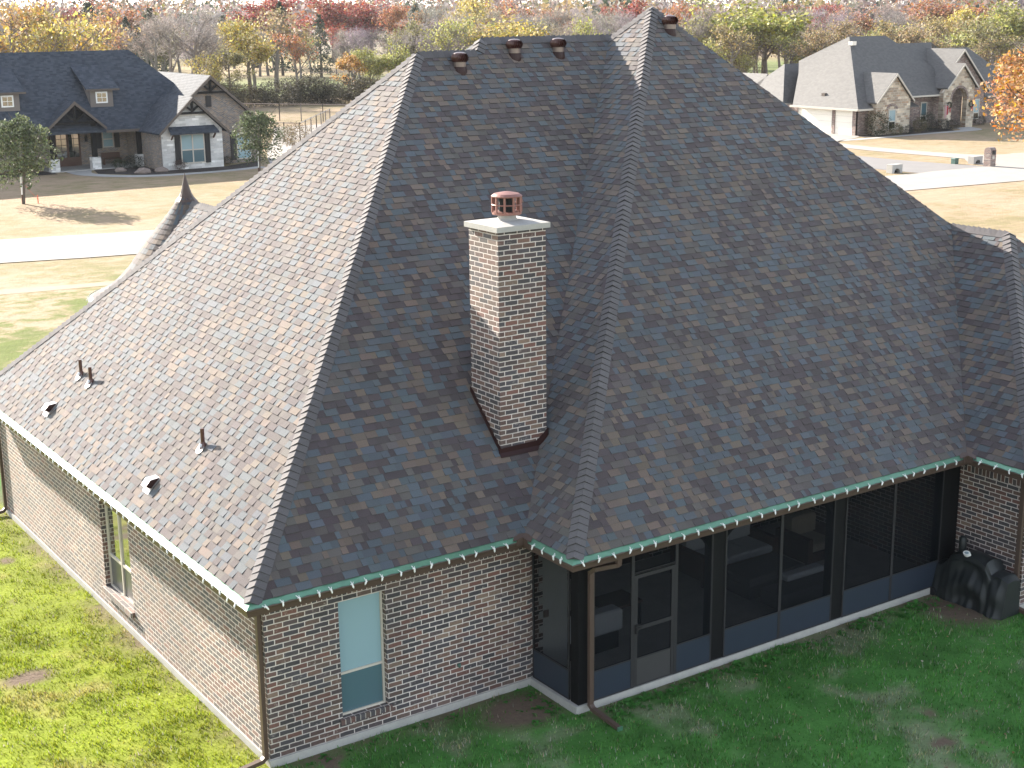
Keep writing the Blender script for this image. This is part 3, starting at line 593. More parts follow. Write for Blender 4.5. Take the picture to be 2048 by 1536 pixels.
# ================================================================== GROUND, ROADS
def sheet(name, pts, z, mat, label, kind='structure', nsub=0):
    m = MB(); m.face([(x, y, z) for x, y in pts]); o = m.build(name, mat); return tag(o, label, None, None, kind)
sheet('ground', [(-3000, -600), (4000, -600), (4000, 5000), (-3000, 5000)], ZG, M['field'], 'dormant tan turf and field around the houses')
def smooth(pts, n=6):
    P = [pts[0]]+list(pts)+[pts[-1]]; out = []
    for i in range(1, len(P)-2):
        for k in range(n):
            s_ = k/n; a, b_, c_, d_ = P[i-1], P[i], P[i+1], P[i+2]
            out.append(tuple(.5*((2*b_[j])+(-a[j]+c_[j])*s_+(2*a[j]-5*b_[j]+4*c_[j]-d_[j])*s_**2+(-a[j]+3*b_[j]-3*c_[j]+d_[j])*s_**3) for j in range(2)))
    return out+[pts[-1]]
def strip(name, near, far, z, mat, label, th=None):
    n_, f_ = smooth(near), smooth(far); m = MB(); k = min(len(n_), len(f_))
    for i in range(k-1): m.face([(*n_[i], z), (*n_[i+1], z), (*f_[i+1], z), (*f_[i], z)])
    o = m.build(name, mat); return tag(o, label, None, None, 'structure')
strip('road', [(-60, 66), (-20, 55.6), (9.5, 48.2), (15, 46.9), (35, 43.4), (61, 40.7), (70.4, 39.6), (120, 34)], [(-58, 73), (-18, 62.8), (11.5, 55.3), (18.6, 53.7), (40, 49.7), (66, 46.7), (75.4, 46.2), (122, 41)], ZG+.03, M['roadc'], 'pale concrete road curving past behind the house')
strip('side_street', [(68.7, 46.0), (68.4, 50), (68.6, 57), (70, 75), (71, 100)], [(75.6, 46.0), (74.6, 50.2), (74.2, 57), (76, 75), (77, 100)], ZG+.02, M['street'], 'grey side street running off toward the back')
strip('driveway', [(78.4, 50), (78.2, 53), (78.0, 61), (80, 68.5), (80.5, 77)], [(84.5, 50.5), (81, 53.1), (80.8, 65), (86.9, 68.7), (86.9, 77)], ZG+.024, M['roadc'], 'concrete driveway to the white garage doors')
sheet('driveway', [(75.4, 45.5), (110, 41.5), (112, 44), (84.2, 51), (78.2, 50.6), (76, 48.4)], ZG+.026, M['roadc'], 'concrete apron by the brick mailbox')
strip('driveway', [(36.5, 70), (37, 78), (42, 90), (46.7, 99), (53, 112)], [(44, 60), (47, 78), (52, 90), (58, 100), (64, 112)], ZG+.02, M['roadc'], 'sunlit concrete drive beside the dark roofed house')
strip('path', [(23.4, 88), (24.0, 85), (24.3, 81.4), (27.4, 77.9), (32.7, 77.4), (36.6, 78.3)], [(26.3, 88), (26.0, 85), (25.4, 82), (27.9, 79.0), (32.6, 78.4), (36.4, 79.3)], ZG+.02, M['concrete'], 'curved concrete walk to the dark front door')
m = MB(); m.face([(*q, ZG+.012) for q in [(26.2, 85.2), (25.5, 82), (27.9, 79), (32.6, 78.4), (36.4, 79.2), (38, 83), (34.4, 80.95), (29.8, 80.95), (29.8, 87)]]); tag(m.build('flower_bed', M['mulch']), 'dark mulch bed in front of the white stone gable', None, None, 'structure')
m = MB(); m.face([(*q, ZG+.010) for q in [(17, 84.2), (23.2, 83.6), (23.4, 86), (17, 86.5)]]); tag(m.build('flower_bed', M['mulch']), 'dark mulch bed left of the entry', None, None, 'structure')
strip('path', [(82, 66.2), (87.2, 66.0), (93, 66.1), (98, 65.8), (100.2, 66.4), (101.6, 68.9)], [(82, 67.2), (87.2, 66.9), (93, 66.9), (97.3, 66.9), (98.7, 67.6), (99.2, 68.9)], ZG+.02, M['concrete'], 'concrete walk to the stone entry arch')
m = MB(); m.face([(*q, ZG+.012) for q in [(86.2, 67.3), (93, 67.0), (97.4, 67.1), (98.6, 68.9), (98.6, 70.2), (93.8, 70.2), (93.8, 68.9), (87, 69)]]); tag(m.build('flower_bed', M['mulch']), 'dark planting bed along the buff stone gable', None, None, 'structure')
strip('dirt_path', [(-20, 49.5), (3, 42.0), (7.5, 40.6), (11.2, 40.0), (20, 38.5)], [(-20, 50.7), (3, 43.0), (7.8, 41.7), (11.4, 40.9), (20, 39.4)], ZG+.008, simple('dry_earth', (.30, .225, .15), .95, .25, 3), 'worn tan track across the lawn')

# near lawn: fine soil sheet and blades coloured by the same patches
def vnoise(x, y, s, seed):
    x, y = x/s, y/s; xi, yi = np.floor(x).astype(int), np.floor(y).astype(int); fx, fy = x-xi, y-yi; fx = fx*fx*(3-2*fx); fy = fy*fy*(3-2*fy)
    h = lambda a, b_: (np.sin(a*127.1+b_*311.7+seed*74.7)*43758.5453) % 1.0
    return (h(xi, yi)*(1-fx)+h(xi+1, yi)*fx)*(1-fy)+(h(xi, yi+1)*(1-fx)+h(xi+1, yi+1)*fx)*fy
def fbm(x, y, s, seed): return (vnoise(x, y, s, seed)*.5+vnoise(x, y, s/2.1, seed+1)*.28+vnoise(x, y, s/4.3, seed+2)*.22)
def lawn_col(x, y):
    """colour, thickness (0 bare .. 1 lush)"""
    side = np.clip((.5-x)/.2, 0, 1); n1 = fbm(x, y, 1.5, 3); n2 = fbm(x, y, .55, 9); n3 = fbm(x, y, 4.0, 21)
    lush = np.stack([.072+.142*side, .205+.058*side, .042-.024*side], -1); dry = np.stack([.21+.08*side, .225-.01*side, .14-.04*side], -1)  # sun put into the colour: left lawn yellower, greener where the house shades it
    f = np.clip((n1*.55+n3*.25+n2*.3-.56-.03*(1-side))/.10, 0, 1)
    bare = np.clip((fbm(x, y, 1.1, 41)*.6+fbm(x, y, 3.1, 47)*.4-.685)/.045, 0, 1)
    near = np.clip(1-np.minimum(np.abs(y-.28)+10*(x > 4.9)+10*(x < .3), np.minimum(np.abs(y+.98)+10*(x < 4.9), np.abs(x-.28)+10*(y < .3)))/.55, 0, 1)*np.clip(fbm(x, y, .8, 60)*2.2-.55, 0, 1)
    p1 = np.clip(1.2-np.hypot((x+1.75)/.5, (y-5.4)/.32), 0, 1); p2 = np.clip(1.25-np.hypot((x-4.3)/.8, (y+.35)/.6), 0, 1); p3 = np.clip(1.25-np.hypot((x-13.1)/.8, (y+1.7)/.9), 0, 1)
    bare = np.maximum.reduce([bare, near, np.clip(p1*1.6, 0, 1), np.clip(p2*1.6, 0, 1), np.clip(p3*1.4, 0, 1)])
    colr = lush+(dry-lush)*(f*(.7-.22*side))[..., None]; k = (.62+.76*n2)[..., None]
    return colr*k, bare, f
def inhouse(x, y): return ((x > .27) & (y > .27) & (x < 4.95)) | ((x > 4.9) & (y > -.99)) | ((x > 13.88) & (y > -2.47))
gx, gy = np.meshgrid(np.arange(-14, 20.01, .1), np.arange(-9, 26.01, .1)); lc, lb, lf = lawn_col(gx, gy)
soil = np.array([.13, .095, .07]); sc = lc*.8*(1-lb[..., None])+soil*lb[..., None]
zz = ZG+.012+.025*fbm(gx, gy, .7, 5)-.0*lb; ny, nx = gx.shape; idx = np.arange(nx*ny).reshape(ny, nx)
F = np.stack([idx[:-1, :-1], idx[:-1, 1:], idx[1:, 1:], idx[1:, :-1]], -1).reshape(-1, 4)
o = npmesh('lawn', np.stack([gx, gy, zz], -1).reshape(-1, 3), F, M['soil'], sc.reshape(-1, 3)); tag(o, 'lawn of green turf with bare patches around the brick house', None, None, 'structure')
def blades(x0, x1, y0, y1, dens, seed):
    g = np.random.default_rng(seed); n = int((x1-x0)*(y1-y0)*dens); x = g.uniform(x0, x1, n); y = g.uniform(y0, y1, n); lc, lb, lf = lawn_col(x, y)
    clump = np.clip(fbm(x, y, .28, 77)*2.6-.75, .05, 1)
    keep = ~inhouse(x, y) & (g.random(n) > lb*.93) & (g.random(n) < .3+.7*clump); x, y, lc, lb, cl = x[keep], y[keep], lc[keep], lb[keep], clump[keep]; n = len(x)
    a = g.uniform(0, 2*np.pi, n); h = g.uniform(.018, .055, n)*(.4+1.1*cl); wd = g.uniform(.006, .013, n); le = g.uniform(.3, 1.1, n)*h; b_ = a+g.uniform(-.6, .6, n)+np.pi/2; z = ZG+.015+.0*x
    p0 = np.stack([x-np.cos(a)*wd, y-np.sin(a)*wd, z], -1); p1 = np.stack([x+np.cos(a)*wd, y+np.sin(a)*wd, z], -1); p2 = np.stack([x+np.cos(b_)*le, y+np.sin(b_)*le, z+.025+h], -1)
    straw = (g.random(n) < .10+.22*lf[keep]*(x > .3))[:, None]; lc = np.where(straw, np.array([.30, .29, .20]), lc)
    c_ = lc*g.uniform(.5, 1.6, (n, 1))*np.stack([g.uniform(.85, 1.2, n), np.ones(n), g.uniform(.7, 1.3, n)], -1)
    return np.stack([p0, p1, p2], 1).reshape(-1, 3), np.repeat(c_, 3, 0)
Vs, Cs = [], []
for a_ in ((-7, .3, -7, 8, 900, 1), (-9, .3, 8, 16, 450, 2), (.2, 18, -6.5, .3, 800, 3)): v_, c_ = blades(*a_); Vs.append(v_); Cs.append(c_)
V_ = np.concatenate(Vs); o = npmesh('grass', V_, np.arange(len(V_)).reshape(-1, 3), M['grass'], np.concatenate(Cs), 3); tag(o, 'short green grass blades of the near lawn', None, None, 'stuff')
lm = MB(); r_ = random.Random(31)
for k in range(420):
    u = r_.random(); x, y = (r_.uniform(-6, .2), r_.uniform(-5, 13)) if u < .5 else (r_.uniform(.6, 17), r_.uniform(-6, .1))
    if inhouse(np.array(x), np.array(y)): continue
    a, s_ = r_.uniform(0, 6.3), r_.uniform(.014, .032); z = ZG+.055+r_.uniform(0, .02); cx, cy = math.cos(a)*s_, math.sin(a)*s_; dz = r_.uniform(-.01, .015)
    lm.face([(x-cx, y-cy, z), (x+cy*.6, y-cx*.6, z+dz), (x+cx, y+cy, z+.008), (x-cy*.6, y+cx*.6, z-dz)], r_.choice([(.22, .12, .06), (.30, .20, .10), (.16, .10, .06), (.38, .33, .27)]))
tag(lm.build('leaf_litter', M['grass']), 'scattered dry fallen leaves on the lawn', None, None, 'stuff')
# broad leaved weeds along the slab
m = MB(); r_ = random.Random(3)
def weed(x, y, s):
    for k in range(r_.randint(5, 9)):
        a = r_.uniform(0, 6.3); L = s*r_.uniform(.6, 1.2); wd = L*.22; cx, cy = math.cos(a), math.sin(a); g = r_.uniform(.7, 1.3); c_ = (.05*g, .17*g, .03*g)
        q = lambda t_, o_, z: (x+cx*L*t_-cy*o_, y+cy*L*t_+cx*o_, ZG+z)
        m.face([q(0, 0, .02), q(.5, wd, L*.5), q(1, 0, L*.35), q(.5, -wd, L*.5)], c_)
for k in range(230):
    u = r_.random()
    if u < .75: weed(r_.uniform(5.4, 13.2), -1.05-abs(r_.gauss(0, .22))-.05, r_.uniform(.06, .15))
    elif u < .88: weed(r_.uniform(4.2, 5.1), -1.1+abs(r_.gauss(0, .5)), r_.uniform(.05, .10)) if r_.random() < .3 else weed(4.85-abs(r_.gauss(0, .2)), r_.uniform(-1.0, .1), r_.uniform(.05, .1))
    else: weed(r_.uniform(.6, 4.6), .2-abs(r_.gauss(0, .12)), r_.uniform(.05, .09))
tag(m.build('weeds', M['grass']), 'broad leaved green weeds growing along the porch slab', None, None, 'stuff')

# ================================================================== PORCH FURNITURE, BARBECUE
def cushion(x0, x1, y0, y1, z0, z1, r=.05):
    m = MB(); P = []
    for z, k in ((z0, r), (z0+r*.6, 0), (z1-r*.6, 0), (z1, r)): P.append([(x0+k, y0, z), (x1-k, y0, z), (x1, y0+k, z), (x1, y1-k, z), (x1-k, y1, z), (x0+k, y1, z), (x0, y1-k, z), (x0, y0+k, z)] if k == 0 else [(x0+k, y0+k*.6, z), (x1-k, y0+k*.6, z), (x1-k*.6, y0+k, z), (x1-k*.6, y1-k, z), (x1-k, y1-k*.6, z), (x0+k, y1-k*.6, z), (x0+k*.6, y1-k, z), (x0+k*.6, y0+k, z)])
    for A, B in zip(P[:-1], P[1:]):
        for i in range(8): j = (i+1) % 8; m.face([A[i], A[j], B[j], B[i]])
    m.face(P[-1]); m.face(P[0][::-1]); return m
def sofa(x, y, w_, d_, label, cat, seatm, backs, arms=True, face=-1, frame='woodbrown'):
    th = thing('patio_sofa' if w_ > 1.2 else 'patio_chair', (x, y, 0), label, cat); m = MB(); m.box(x, x+w_, y, y+d_, .12, .30)
    for px_ in (x, x+w_-.07):
        for py_ in (y, y+d_-.07): m.box(px_, px_+.07, py_, py_+.07, .0, .119)
    m.build('frame', M[frame], th); n = max(1, round(w_/.75)); ww = (w_-.28)/n
    for i in range(n):
        cushion(x+.14+i*ww, x+.14+(i+1)*ww-.01, y+.02, y+d_-.2, .305, .46).build('seat', M[seatm], th, True); cushion(x+.14+i*ww, x+.14+(i+1)*ww-.01, y+d_-.3, y+d_-.06, .465, .86).build('backrest', M[backs], th, True)
    for s_ in (x, x+w_-.13): q = MB(); q.box(s_, s_+.13, y, y+d_, .301, .60); q.build('arm', M[frame], th)
    return th
sofa(9.75, 1.5, 1.95, .95, 'pale cushioned sofa facing the screens in the middle of the porch', 'sofa', 'fabric', 'fabric')
sofa(12.0, 1.0, .95, .9, 'tan cushioned chair deep in the porch behind the rightmost screens', 'armchair', 'fabrictan', 'fabrictan')
th = thing('patio_ottoman', (9.95, .45, 0), 'low dark square ottoman in front of the pale porch sofa', 'ottoman'); m = MB(); m.box(9.97, 11.33, .47, 1.23, .06, .3); m.build('base', M['fabricdk'], th); cushion(9.95, 11.35, .45, 1.25, .302, .46).build('cushion', M['fabricdk'], th, True)
th = thing('patio_bench', (10.55, -.1, 0), 'low bench with pale cushion edge close behind the middle screen', 'bench'); m = MB(); m.box(10.0, 11.5, -.28, .22, .1, .38); m.build('base', M['fabricdk'], th); cushion(10.55, 11.52, .10, .34, .385, .5).build('cushion', M['fabric'], th, True)
th = thing('patio_chair', (5.75, .3, 0), 'boxy pale upholstered chair behind the leftmost porch screen', 'armchair'); m = MB(); m.box(5.80, 6.80, .33, 1.2, .04, .36); m.build('base', M['black'], th); cushion(5.75, 6.84, .28, .55, .365, .76).build('backrest', M['fabric'], th, True); cushion(5.8, 6.8, .56, 1.22, .365, .5).build('seat', M['fabricdk'], th, True)
th = thing('patio_table', (7.3, .9, 0), 'small dark table behind the porch door screen', 'table'); m = MB(); m.box(7.0, 7.8, .9, 1.5, .42, .46); m.build('tabletop', M['woodbrown'], th)
for px_ in (7.02, 7.73):
    for py_ in (.92, 1.43): q = MB(); q.box(px_, px_+.05, py_, py_+.05, 0, .419); q.build('leg', M['black'], th)
m = MB(); m.tube([(7.35+.11*math.cos(k*.7), -.55+.06*math.sin(k*.7), .03+.012*k) for k in range(16)], .014, 6); single(m, 'hose', M['shutter'], 'dark coiled hose lying on the porch floor right of the screen door', 'hose')
# covered barbecue: height field cloth over hood, chimney, shelf
th = thing('covered_barbecue', (13.3, -1.6, ZG), 'barbecue under a black vinyl cover against the brick wall', 'barbecue')
def bbq_h(v):  # v along -y
    z = .44
    z = np.where(v > .25, .44+.20*np.clip((v-.25)/.18, 0, 1), z); z = np.where(v > 1.25, .80-.20*np.clip((v-1.25)/.12, 0, 1), np.where(v > .43, .66+.14*np.clip(np.sin((v-.43)/.85*np.pi), 0, 1)**.6, z)); return z
nu, nv = 64, 90; vv = np.linspace(0, 1.72, nv); ring = []
for j, v in enumerate(vv):
    y = -.80-v; top = float(bbq_h(np.array(v))); dep = .52+.06*math.sin(v*2.2); pts = []
    endk = min(1, v/.13, (1.72-v)/.13); 
    for i in range(nu):
        s_ = i/(nu-1); fold = .007*math.sin(v*19+1.3*math.sin(v*5))+.004*math.sin(v*41+2)+.013*math.sin(v*7+.5)
        if s_ < .42:  # front drape
            k = s_/.42; z = ZG+.03+(top-ZG-.03-.03)*k; swag = .05*math.exp(-((v-.95)/.35)**2)*math.sin(k*9.5+((v-.95)/.35)**2*1.6)*(k < .93)+.03*math.exp(-((v-1.5)/.15)**2)*math.sin(k*8)
            x = 13.28+.10*k-.0*(1-k)+fold*(1-k*.75)*1.6+swag-.05*(1-k)
        elif s_ < .62: k = (s_-.42)/.2; x = 13.38+.42*k*1.0; z = top+.045*math.sin(math.pi*k)+.004*math.sin(v*30+k*5)
        else: k = (s_-.62)/.38; x = 13.80+.04*k; z = top+(ZG+.03-top)*k
        cx = 13.58; kk = .45+.55*endk**.5; pts.append((cx+(x-cx)*(.85+.15*endk), y, ZG+.03+(z-ZG-.03)*(.90+.10*endk)))
    ring.append(pts)
m = MB()
for j in range(nv-1):
    for i in range(nu-1): m.face([ring[j][i], ring[j+1][i], ring[j+1][i+1], ring[j][i+1]])
m.face(ring[0]); m.face(ring[-1][::-1]); m.build('cover', M['cover'], th, True)
m = MB(); m.tube([(13.62, -1.33, .6), (13.62, -1.33, 1.02), (13.62, -1.33, 1.06)], [.075, .07, .04], 14); m.build('chimney_stack', M['cover'], th, True)
m = MB(); m.tube([(13.30+.0, -1.60, .795), (13.305, -1.60, .80)], .001, 4)
m = MB(); nrm = Vector((-.55, 0, .83)).normalized(); cen = Vector((13.415, -1.60, .835)); uu = Vector((0, -1, 0)); vv_ = nrm.cross(uu)
el = lambda rx, ry, off: [cen+uu*(rx*math.cos(2*math.pi*i/20))+vv_*(ry*math.sin(2*math.pi*i/20))+nrm*off for i in range(20)]
m.prism(el(.075, .052, .03), nrm*-.06); m.mi = 1; m.prism(el(.045, .028, .0325), nrm*-.004); m.build('badge', [M['white'], simple('grey_ink', (.22, .3, .32), .6)], th)
m = MB(); m.tube([(13.22, -1.0, ZG+.09), (13.27, -1.0, ZG+.09)], .085, 12); m.build('wheel', M['shutter'], th)

# ================================================================== BACKGROUND HOUSES
def P(mb, pts): mb.face(pts)
def gable_roof(mb, xr, zr, y0, y1, slope, hl, hr, th=.12):
    """ridge along y at (xr,zr)"""
    for s_, h_ in ((-1, hl), (1, hr)):
        q = [(xr, y0, zr), (xr, y1, zr), (xr+s_*h_, y1, zr-h_*slope), (xr+s_*h_, y0, zr-h_*slope)]; mb.prism(q, (0, 0, -th))
def rake(mb, xr, zr, y, slope, hl, hr, w_=.2, th=.06, drop=.02):
    for s_, h_ in ((-1, hl), (1, hr)): mb.prism([(xr, y, zr-drop), (xr+s_*h_, y, zr-h_*slope-drop), (xr+s_*h_, y, zr-h_*slope-drop-w_), (xr, y, zr-drop-w_*1.25)], (0, -th, 0))
def gable_wall(mb, x0, x1, xr, zr, slope, y, z0, th=.15):
    mb.prism([(x0, y, z0), (x1, y, z0), (x1, y, zr-(x1-xr)*slope), (xr, y, zr), (x0, y, zr-(xr-x0)*slope)], (0, th, 0))
def farwin(parent, x0, x1, z0, z1, y, mats=('frame', 'glasspane'), fw=.07, mull=(), zr=None, ax='x'):
    zr = zr or (z0+z1)/2; return window(parent, 'w', y-.03, x0, x1, z0, z1, zr, fw, (M[mats[0]], M[mats[1]], M[mats[-1]]), mull, ax, .06)
def boxpart(name, mat, parent, *bs, label=None):
    m = MB(); [m.box(*q) for q in bs]; return m.build(name, M[mat], parent, label=label)
# ---------- left house
hl = thing('brick_house', (24, 88, ZG), 'long house with dark blue grey roof, timber gable trusses and white stone gable', 'house')
boxpart('wall', 'brick_tan', hl, (4, 30.0, 88, 88.3, ZG, 2.75)); boxpart('wall', 'brick_tan', hl, (4, 30, 94.5, 94.8, ZG, 2.7)); boxpart('wall', 'brick_tan', hl, (29.85, 30.1, 81.05, 87.99, ZG, 2.5)); boxpart('wall', 'brick_tan', hl, (38.1, 38.35, 83.1, 97, ZG, 2.7))
m = MB(); gable_wall(m, 30.2, 38.3, 34.43, 6.05, .87, 83, ZG); m.build('gable_wall', M['brick_tan'], hl)
m = MB(); gable_wall(m, 29.86, 34.42, 32.14, 4.72, .94, 81, ZG); gw = m.build('gable_wall', M['stone'], hl, label='white stone gable wall')
m = MB(); y0, yr, zr = 84.6, 90.0, 8.0
for q in ([(3, y0, 2.6), (36.6, y0, 2.6), (31.2, yr, zr), (3, yr, zr)], [(3, 95.4, 2.6), (36.6, 95.4, 2.6), (31.2, yr, zr), (3, yr, zr)], [(36.6, y0, 2.6), (36.6, 95.4, 2.6), (31.2, yr, zr)]): m.prism(q, (0, 0, -.14))
rl = m.build('roof', M['roof_blue'], hl)
for ga in ((34.43, 6.25, 82.55, 96, .87, 4.3, 4.1), (32.14, 4.92, 80.5, 86, .94, 2.6, 2.62), (25.0, 4.75, 84.3, 88, .87, 2.15, 2.15)):
    m = MB(); gable_roof(m, *ga); m.build('gable_roof', M['roof_blue'], hl)
m = MB(); rake(m, 34.43, 6.25, 82.55, .87, 4.3, 4.1); rake(m, 32.14, 4.92, 80.5, .94, 2.6, 2.62); rake(m, 25.0, 4.75, 84.3, .87, 2.15, 2.15); m.box(3, 22.8, 84.5, 84.6, 2.42, 2.6); m.box(27.2, 29.7, 84.5, 84.6, 2.42, 2.6); m.build('trim', M['trimdk'], hl)
def truss(xr, zr, slope, y, zb, hw):
    m = MB(); m.bar((xr-hw, y, zb), (xr+hw, y, zb), .14, .16); m.bar((xr, y, zb), (xr, y, zr-.25), .14, .16)
    for s_ in (-1, 1): m.bar((xr, y, zb+.12), (xr+s_*hw*.45, y, zb+.12+hw*.36), .12, .13)
    m.build('truss', M['black'], hl)
truss(34.43, 6.25, .87, 82.7, 5.03, 1.15); truss(32.14, 4.92, .94, 80.68, 3.78, 1.12); truss(25.0, 4.75, .87, 84.5, 3.22, 1.55)
for x in (23.45, 26.4, 29.72):
    m = MB(); m.box(x-.16, x+.16, 84.92, 85.24, .75, 3.2 if x < 29 else 2.62); po = m.build('porch_post', M['black'], hl); q = MB(); q.box(x-.31, x+.31, 84.77, 85.39, ZG, .74); q.build('pier', M['stone'], po)
fd = MB(); fd.box(24.4, 26.33, 87.93, 87.99, ZG, 2.5); fdo = fd.build('front_door', M['woodbrown'], hl)
for x0 in (24.58, 25.47):
    q = MB(); q.box(x0, x0+.72, 87.915, 87.925, .55, 2.32); q.build('pane', M['glasspane'], fdo); q = MB()
    for k in (.36,): q.box(x0+k-.015, x0+k+.015, 87.9, 87.914, .55, 2.32)
    for z in (.98, 1.43, 1.88): q.box(x0, x0+.72, 87.898, 87.913, z-.015, z+.015)
    q.build('muntin', M['black'], fdo)
farwin(hl, 27.98, 28.82, 1.1, 2.3, 87.95, ('frame', 'blindglass')); boxpart('shutter', 'shutter', hl, (27.56, 27.92, 87.93, 87.98, 1.05, 2.32)); boxpart('shutter', 'shutter', hl, (28.9, 29.28, 87.93, 87.98, 1.05, 2.32))
farwin(hl, 31.24, 33.01, .25, 2.32, 80.96, ('frame', 'blindglass', 'blindlow'), .07, (32.12,), 1.2)
boxpart('shutter', 'shutter', hl, (30.8, 31.2, 80.93, 80.985, .22, 2.35)); boxpart('shutter', 'shutter', hl, (33.05, 33.44, 80.93, 80.985, .22, 2.35))
m = MB(); m.prism([(30.4, 80.98, 2.86), (33.83, 80.98, 2.86), (33.95, 80.35, 2.45), (30.3, 80.35, 2.45)], (0, 0, -.12)); aw = m.build('awning', M['roof_blue'], hl)
for x in (30.55, 33.7): q = MB(); q.bar((x, 80.9, 1.98), (x, 80.45, 2.34), .08, .1); q.build('bracket', M['woodbrown'], aw)
boxpart('gable_vent', 'shutter', hl, (34.15, 34.56, 82.93, 82.99, 4.0, 4.78)); boxpart('shutter', 'shutter', hl, (35.88, 36.28, 82.93, 82.99, .06, 2.08)); farwin(hl, 36.35, 37.5, .1, 2.05, 82.95, ('frame', 'blindglass'))
for x in (23.8, 26.76):
    q = MB(); q.box(x-.08, x+.08, 87.78, 87.94, 1.62, 1.95); q.tube([(x, 87.86, 1.95), (x, 87.86, 2.12)], [.1, .02], 6); q.build('wall_lamp', M['black'], hl)
for dx in (0, -6.65):
    m = MB(); a0, a1 = 26.75+dx, 28.4+dx; m.prism([(a0, 86.15, 4.12), (a1, 86.15, 4.12), (a1, 86.15, 5.38), (a0, 86.15, 5.38)], (0, .1, 0))
    for xx in (a0, a1-.08): m.prism([(xx, 86.26, 4.2), (xx, 86.26, 5.36), (xx, 88.6, 6.55)], (.08, 0, 0))
    dm = m.build('dormer', M['siding'], hl); q = MB(); q.prism([(26.38+dx, 85.85, 5.36), (28.78+dx, 85.85, 5.36), (28.78+dx, 89.0, 6.92), (26.38+dx, 89.0, 6.92)], (0, 0, .09)); q.build('dormer_roof', M['roof_blue'], dm)
    q = MB(); q.box(26.36+dx, 28.8+dx, 85.77, 85.84, 5.30, 5.43); q.build('trim', M['trimdk'], dm)
    q = MB(); q.box(27.14+dx, 27.99+dx, 86.09, 86.148, 4.42, 5.22); wd_ = q.build('dormer_window', M['white'], dm); q = MB(); q.box(27.24+dx, 27.89+dx, 86.07, 86.088, 4.52, 5.12); q.build('pane', M['glasspane'], wd_)
    q = MB(); q.box(27.24+dx, 27.89+dx, 86.06, 86.069, 4.80, 4.83); q.box(27.55+dx, 27.58+dx, 86.05, 86.059, 4.52, 5.12); q.build('muntin', M['white'], wd_)
m = MB(); m.box(23.1, 30, 84.7, 88, ZG-.1, ZG+.06); m.build('porch_floor', M['concrete'], hl)
th = thing('bench', (28.4, 87.4, ZG), 'brown wooden bench under the shuttered porch window', 'bench'); q = MB(); q.box(27.7, 29.1, 87.2, 87.6, .3, .36); q.build('seat', M['woodbrown'], th); q = MB(); q.box(27.7, 29.1, 87.62, 87.68, .4, .75); q.build('backrest', M['woodbrown'], th)
for x in (27.75, 29.0): q = MB(); q.box(x, x+.07, 87.22, 87.58, ZG+.06, .299); q.build('leg', M['woodbrown'], th)
# ---------- right house
hr = thing('stone_house', (95, 72, ZG), 'sunlit house with grey hip roofs, stone gables, arched entry and white garage doors', 'house')
gz = ZG
m = MB()
def brickw(*bs, mat='brick_red'): return boxpart('wall', mat, hr, *bs)
brickw((86.94, 87.15, 69.1, 69.51, gz, 2.1), (86.94, 87.15, 71.53, 71.87, gz, 2.1), (86.94, 87.15, 75.99, 77.6, gz, 2.1), (86.94, 87.15, 69.51, 71.53, 2.0, 2.1), (86.94, 87.15, 71.87, 75.99, 2.0, 2.1))
brickw((92.7, 98.2, 70.3, 70.5, gz, 3.1)); brickw((86.96, 88.5, 69.1, 69.3, gz, 2.1)); brickw((105.0, 116, 70.9, 71.1, gz, 2.35)); boxpart('roof_vent', 'trimdk', hr, (87.35, 87.75, 73.2, 73.6, 2.6, 3.25))
for y0_, y1_ in ((69.51, 71.53), (71.87, 75.99)):
    m = MB(); m.box(87.02, 87.1, y0_, y1_, gz, 2.0); go = m.build('garage_door', M['garage'], hr); q = MB()
    for k in range(1, 4): q.box(87.012, 87.019, y0_+.02, y1_-.02, gz+k*.53-.008, gz+k*.53+.008)
    q.build('groove', M['fascia'], go)
m = MB(); gable_wall(m, 88.4, 92.65, 90.57, 4.83, 1.0, 68.2, gz, .4); m.box(88.45, 92.6, 68.6, 70.3, gz, 2.6); m.build('gable_wall', M['stone_buff'], hr)
farwin(hr, 89.9, 90.83, .28, 1.98, 68.16, ('fascia', 'blindglass', 'glassdk'), .09, (), .95)
m = MB()
for k in range(9):
    a0, a1 = math.pi*k/9, math.pi*(k+1)/9; cx = 90.36; m.prism([(cx+.5*math.cos(a0), 68.18, 1.98+.3*math.sin(a0)), (cx+.72*math.cos(a0), 68.18, 1.98+.5*math.sin(a0)), (cx+.72*math.cos(a1), 68.18, 1.98+.5*math.sin(a1)), (cx+.5*math.cos(a1), 68.18, 1.98+.3*math.sin(a1))], (0, .05, 0))
m.build('window_arch', M['brick_red'], hr)
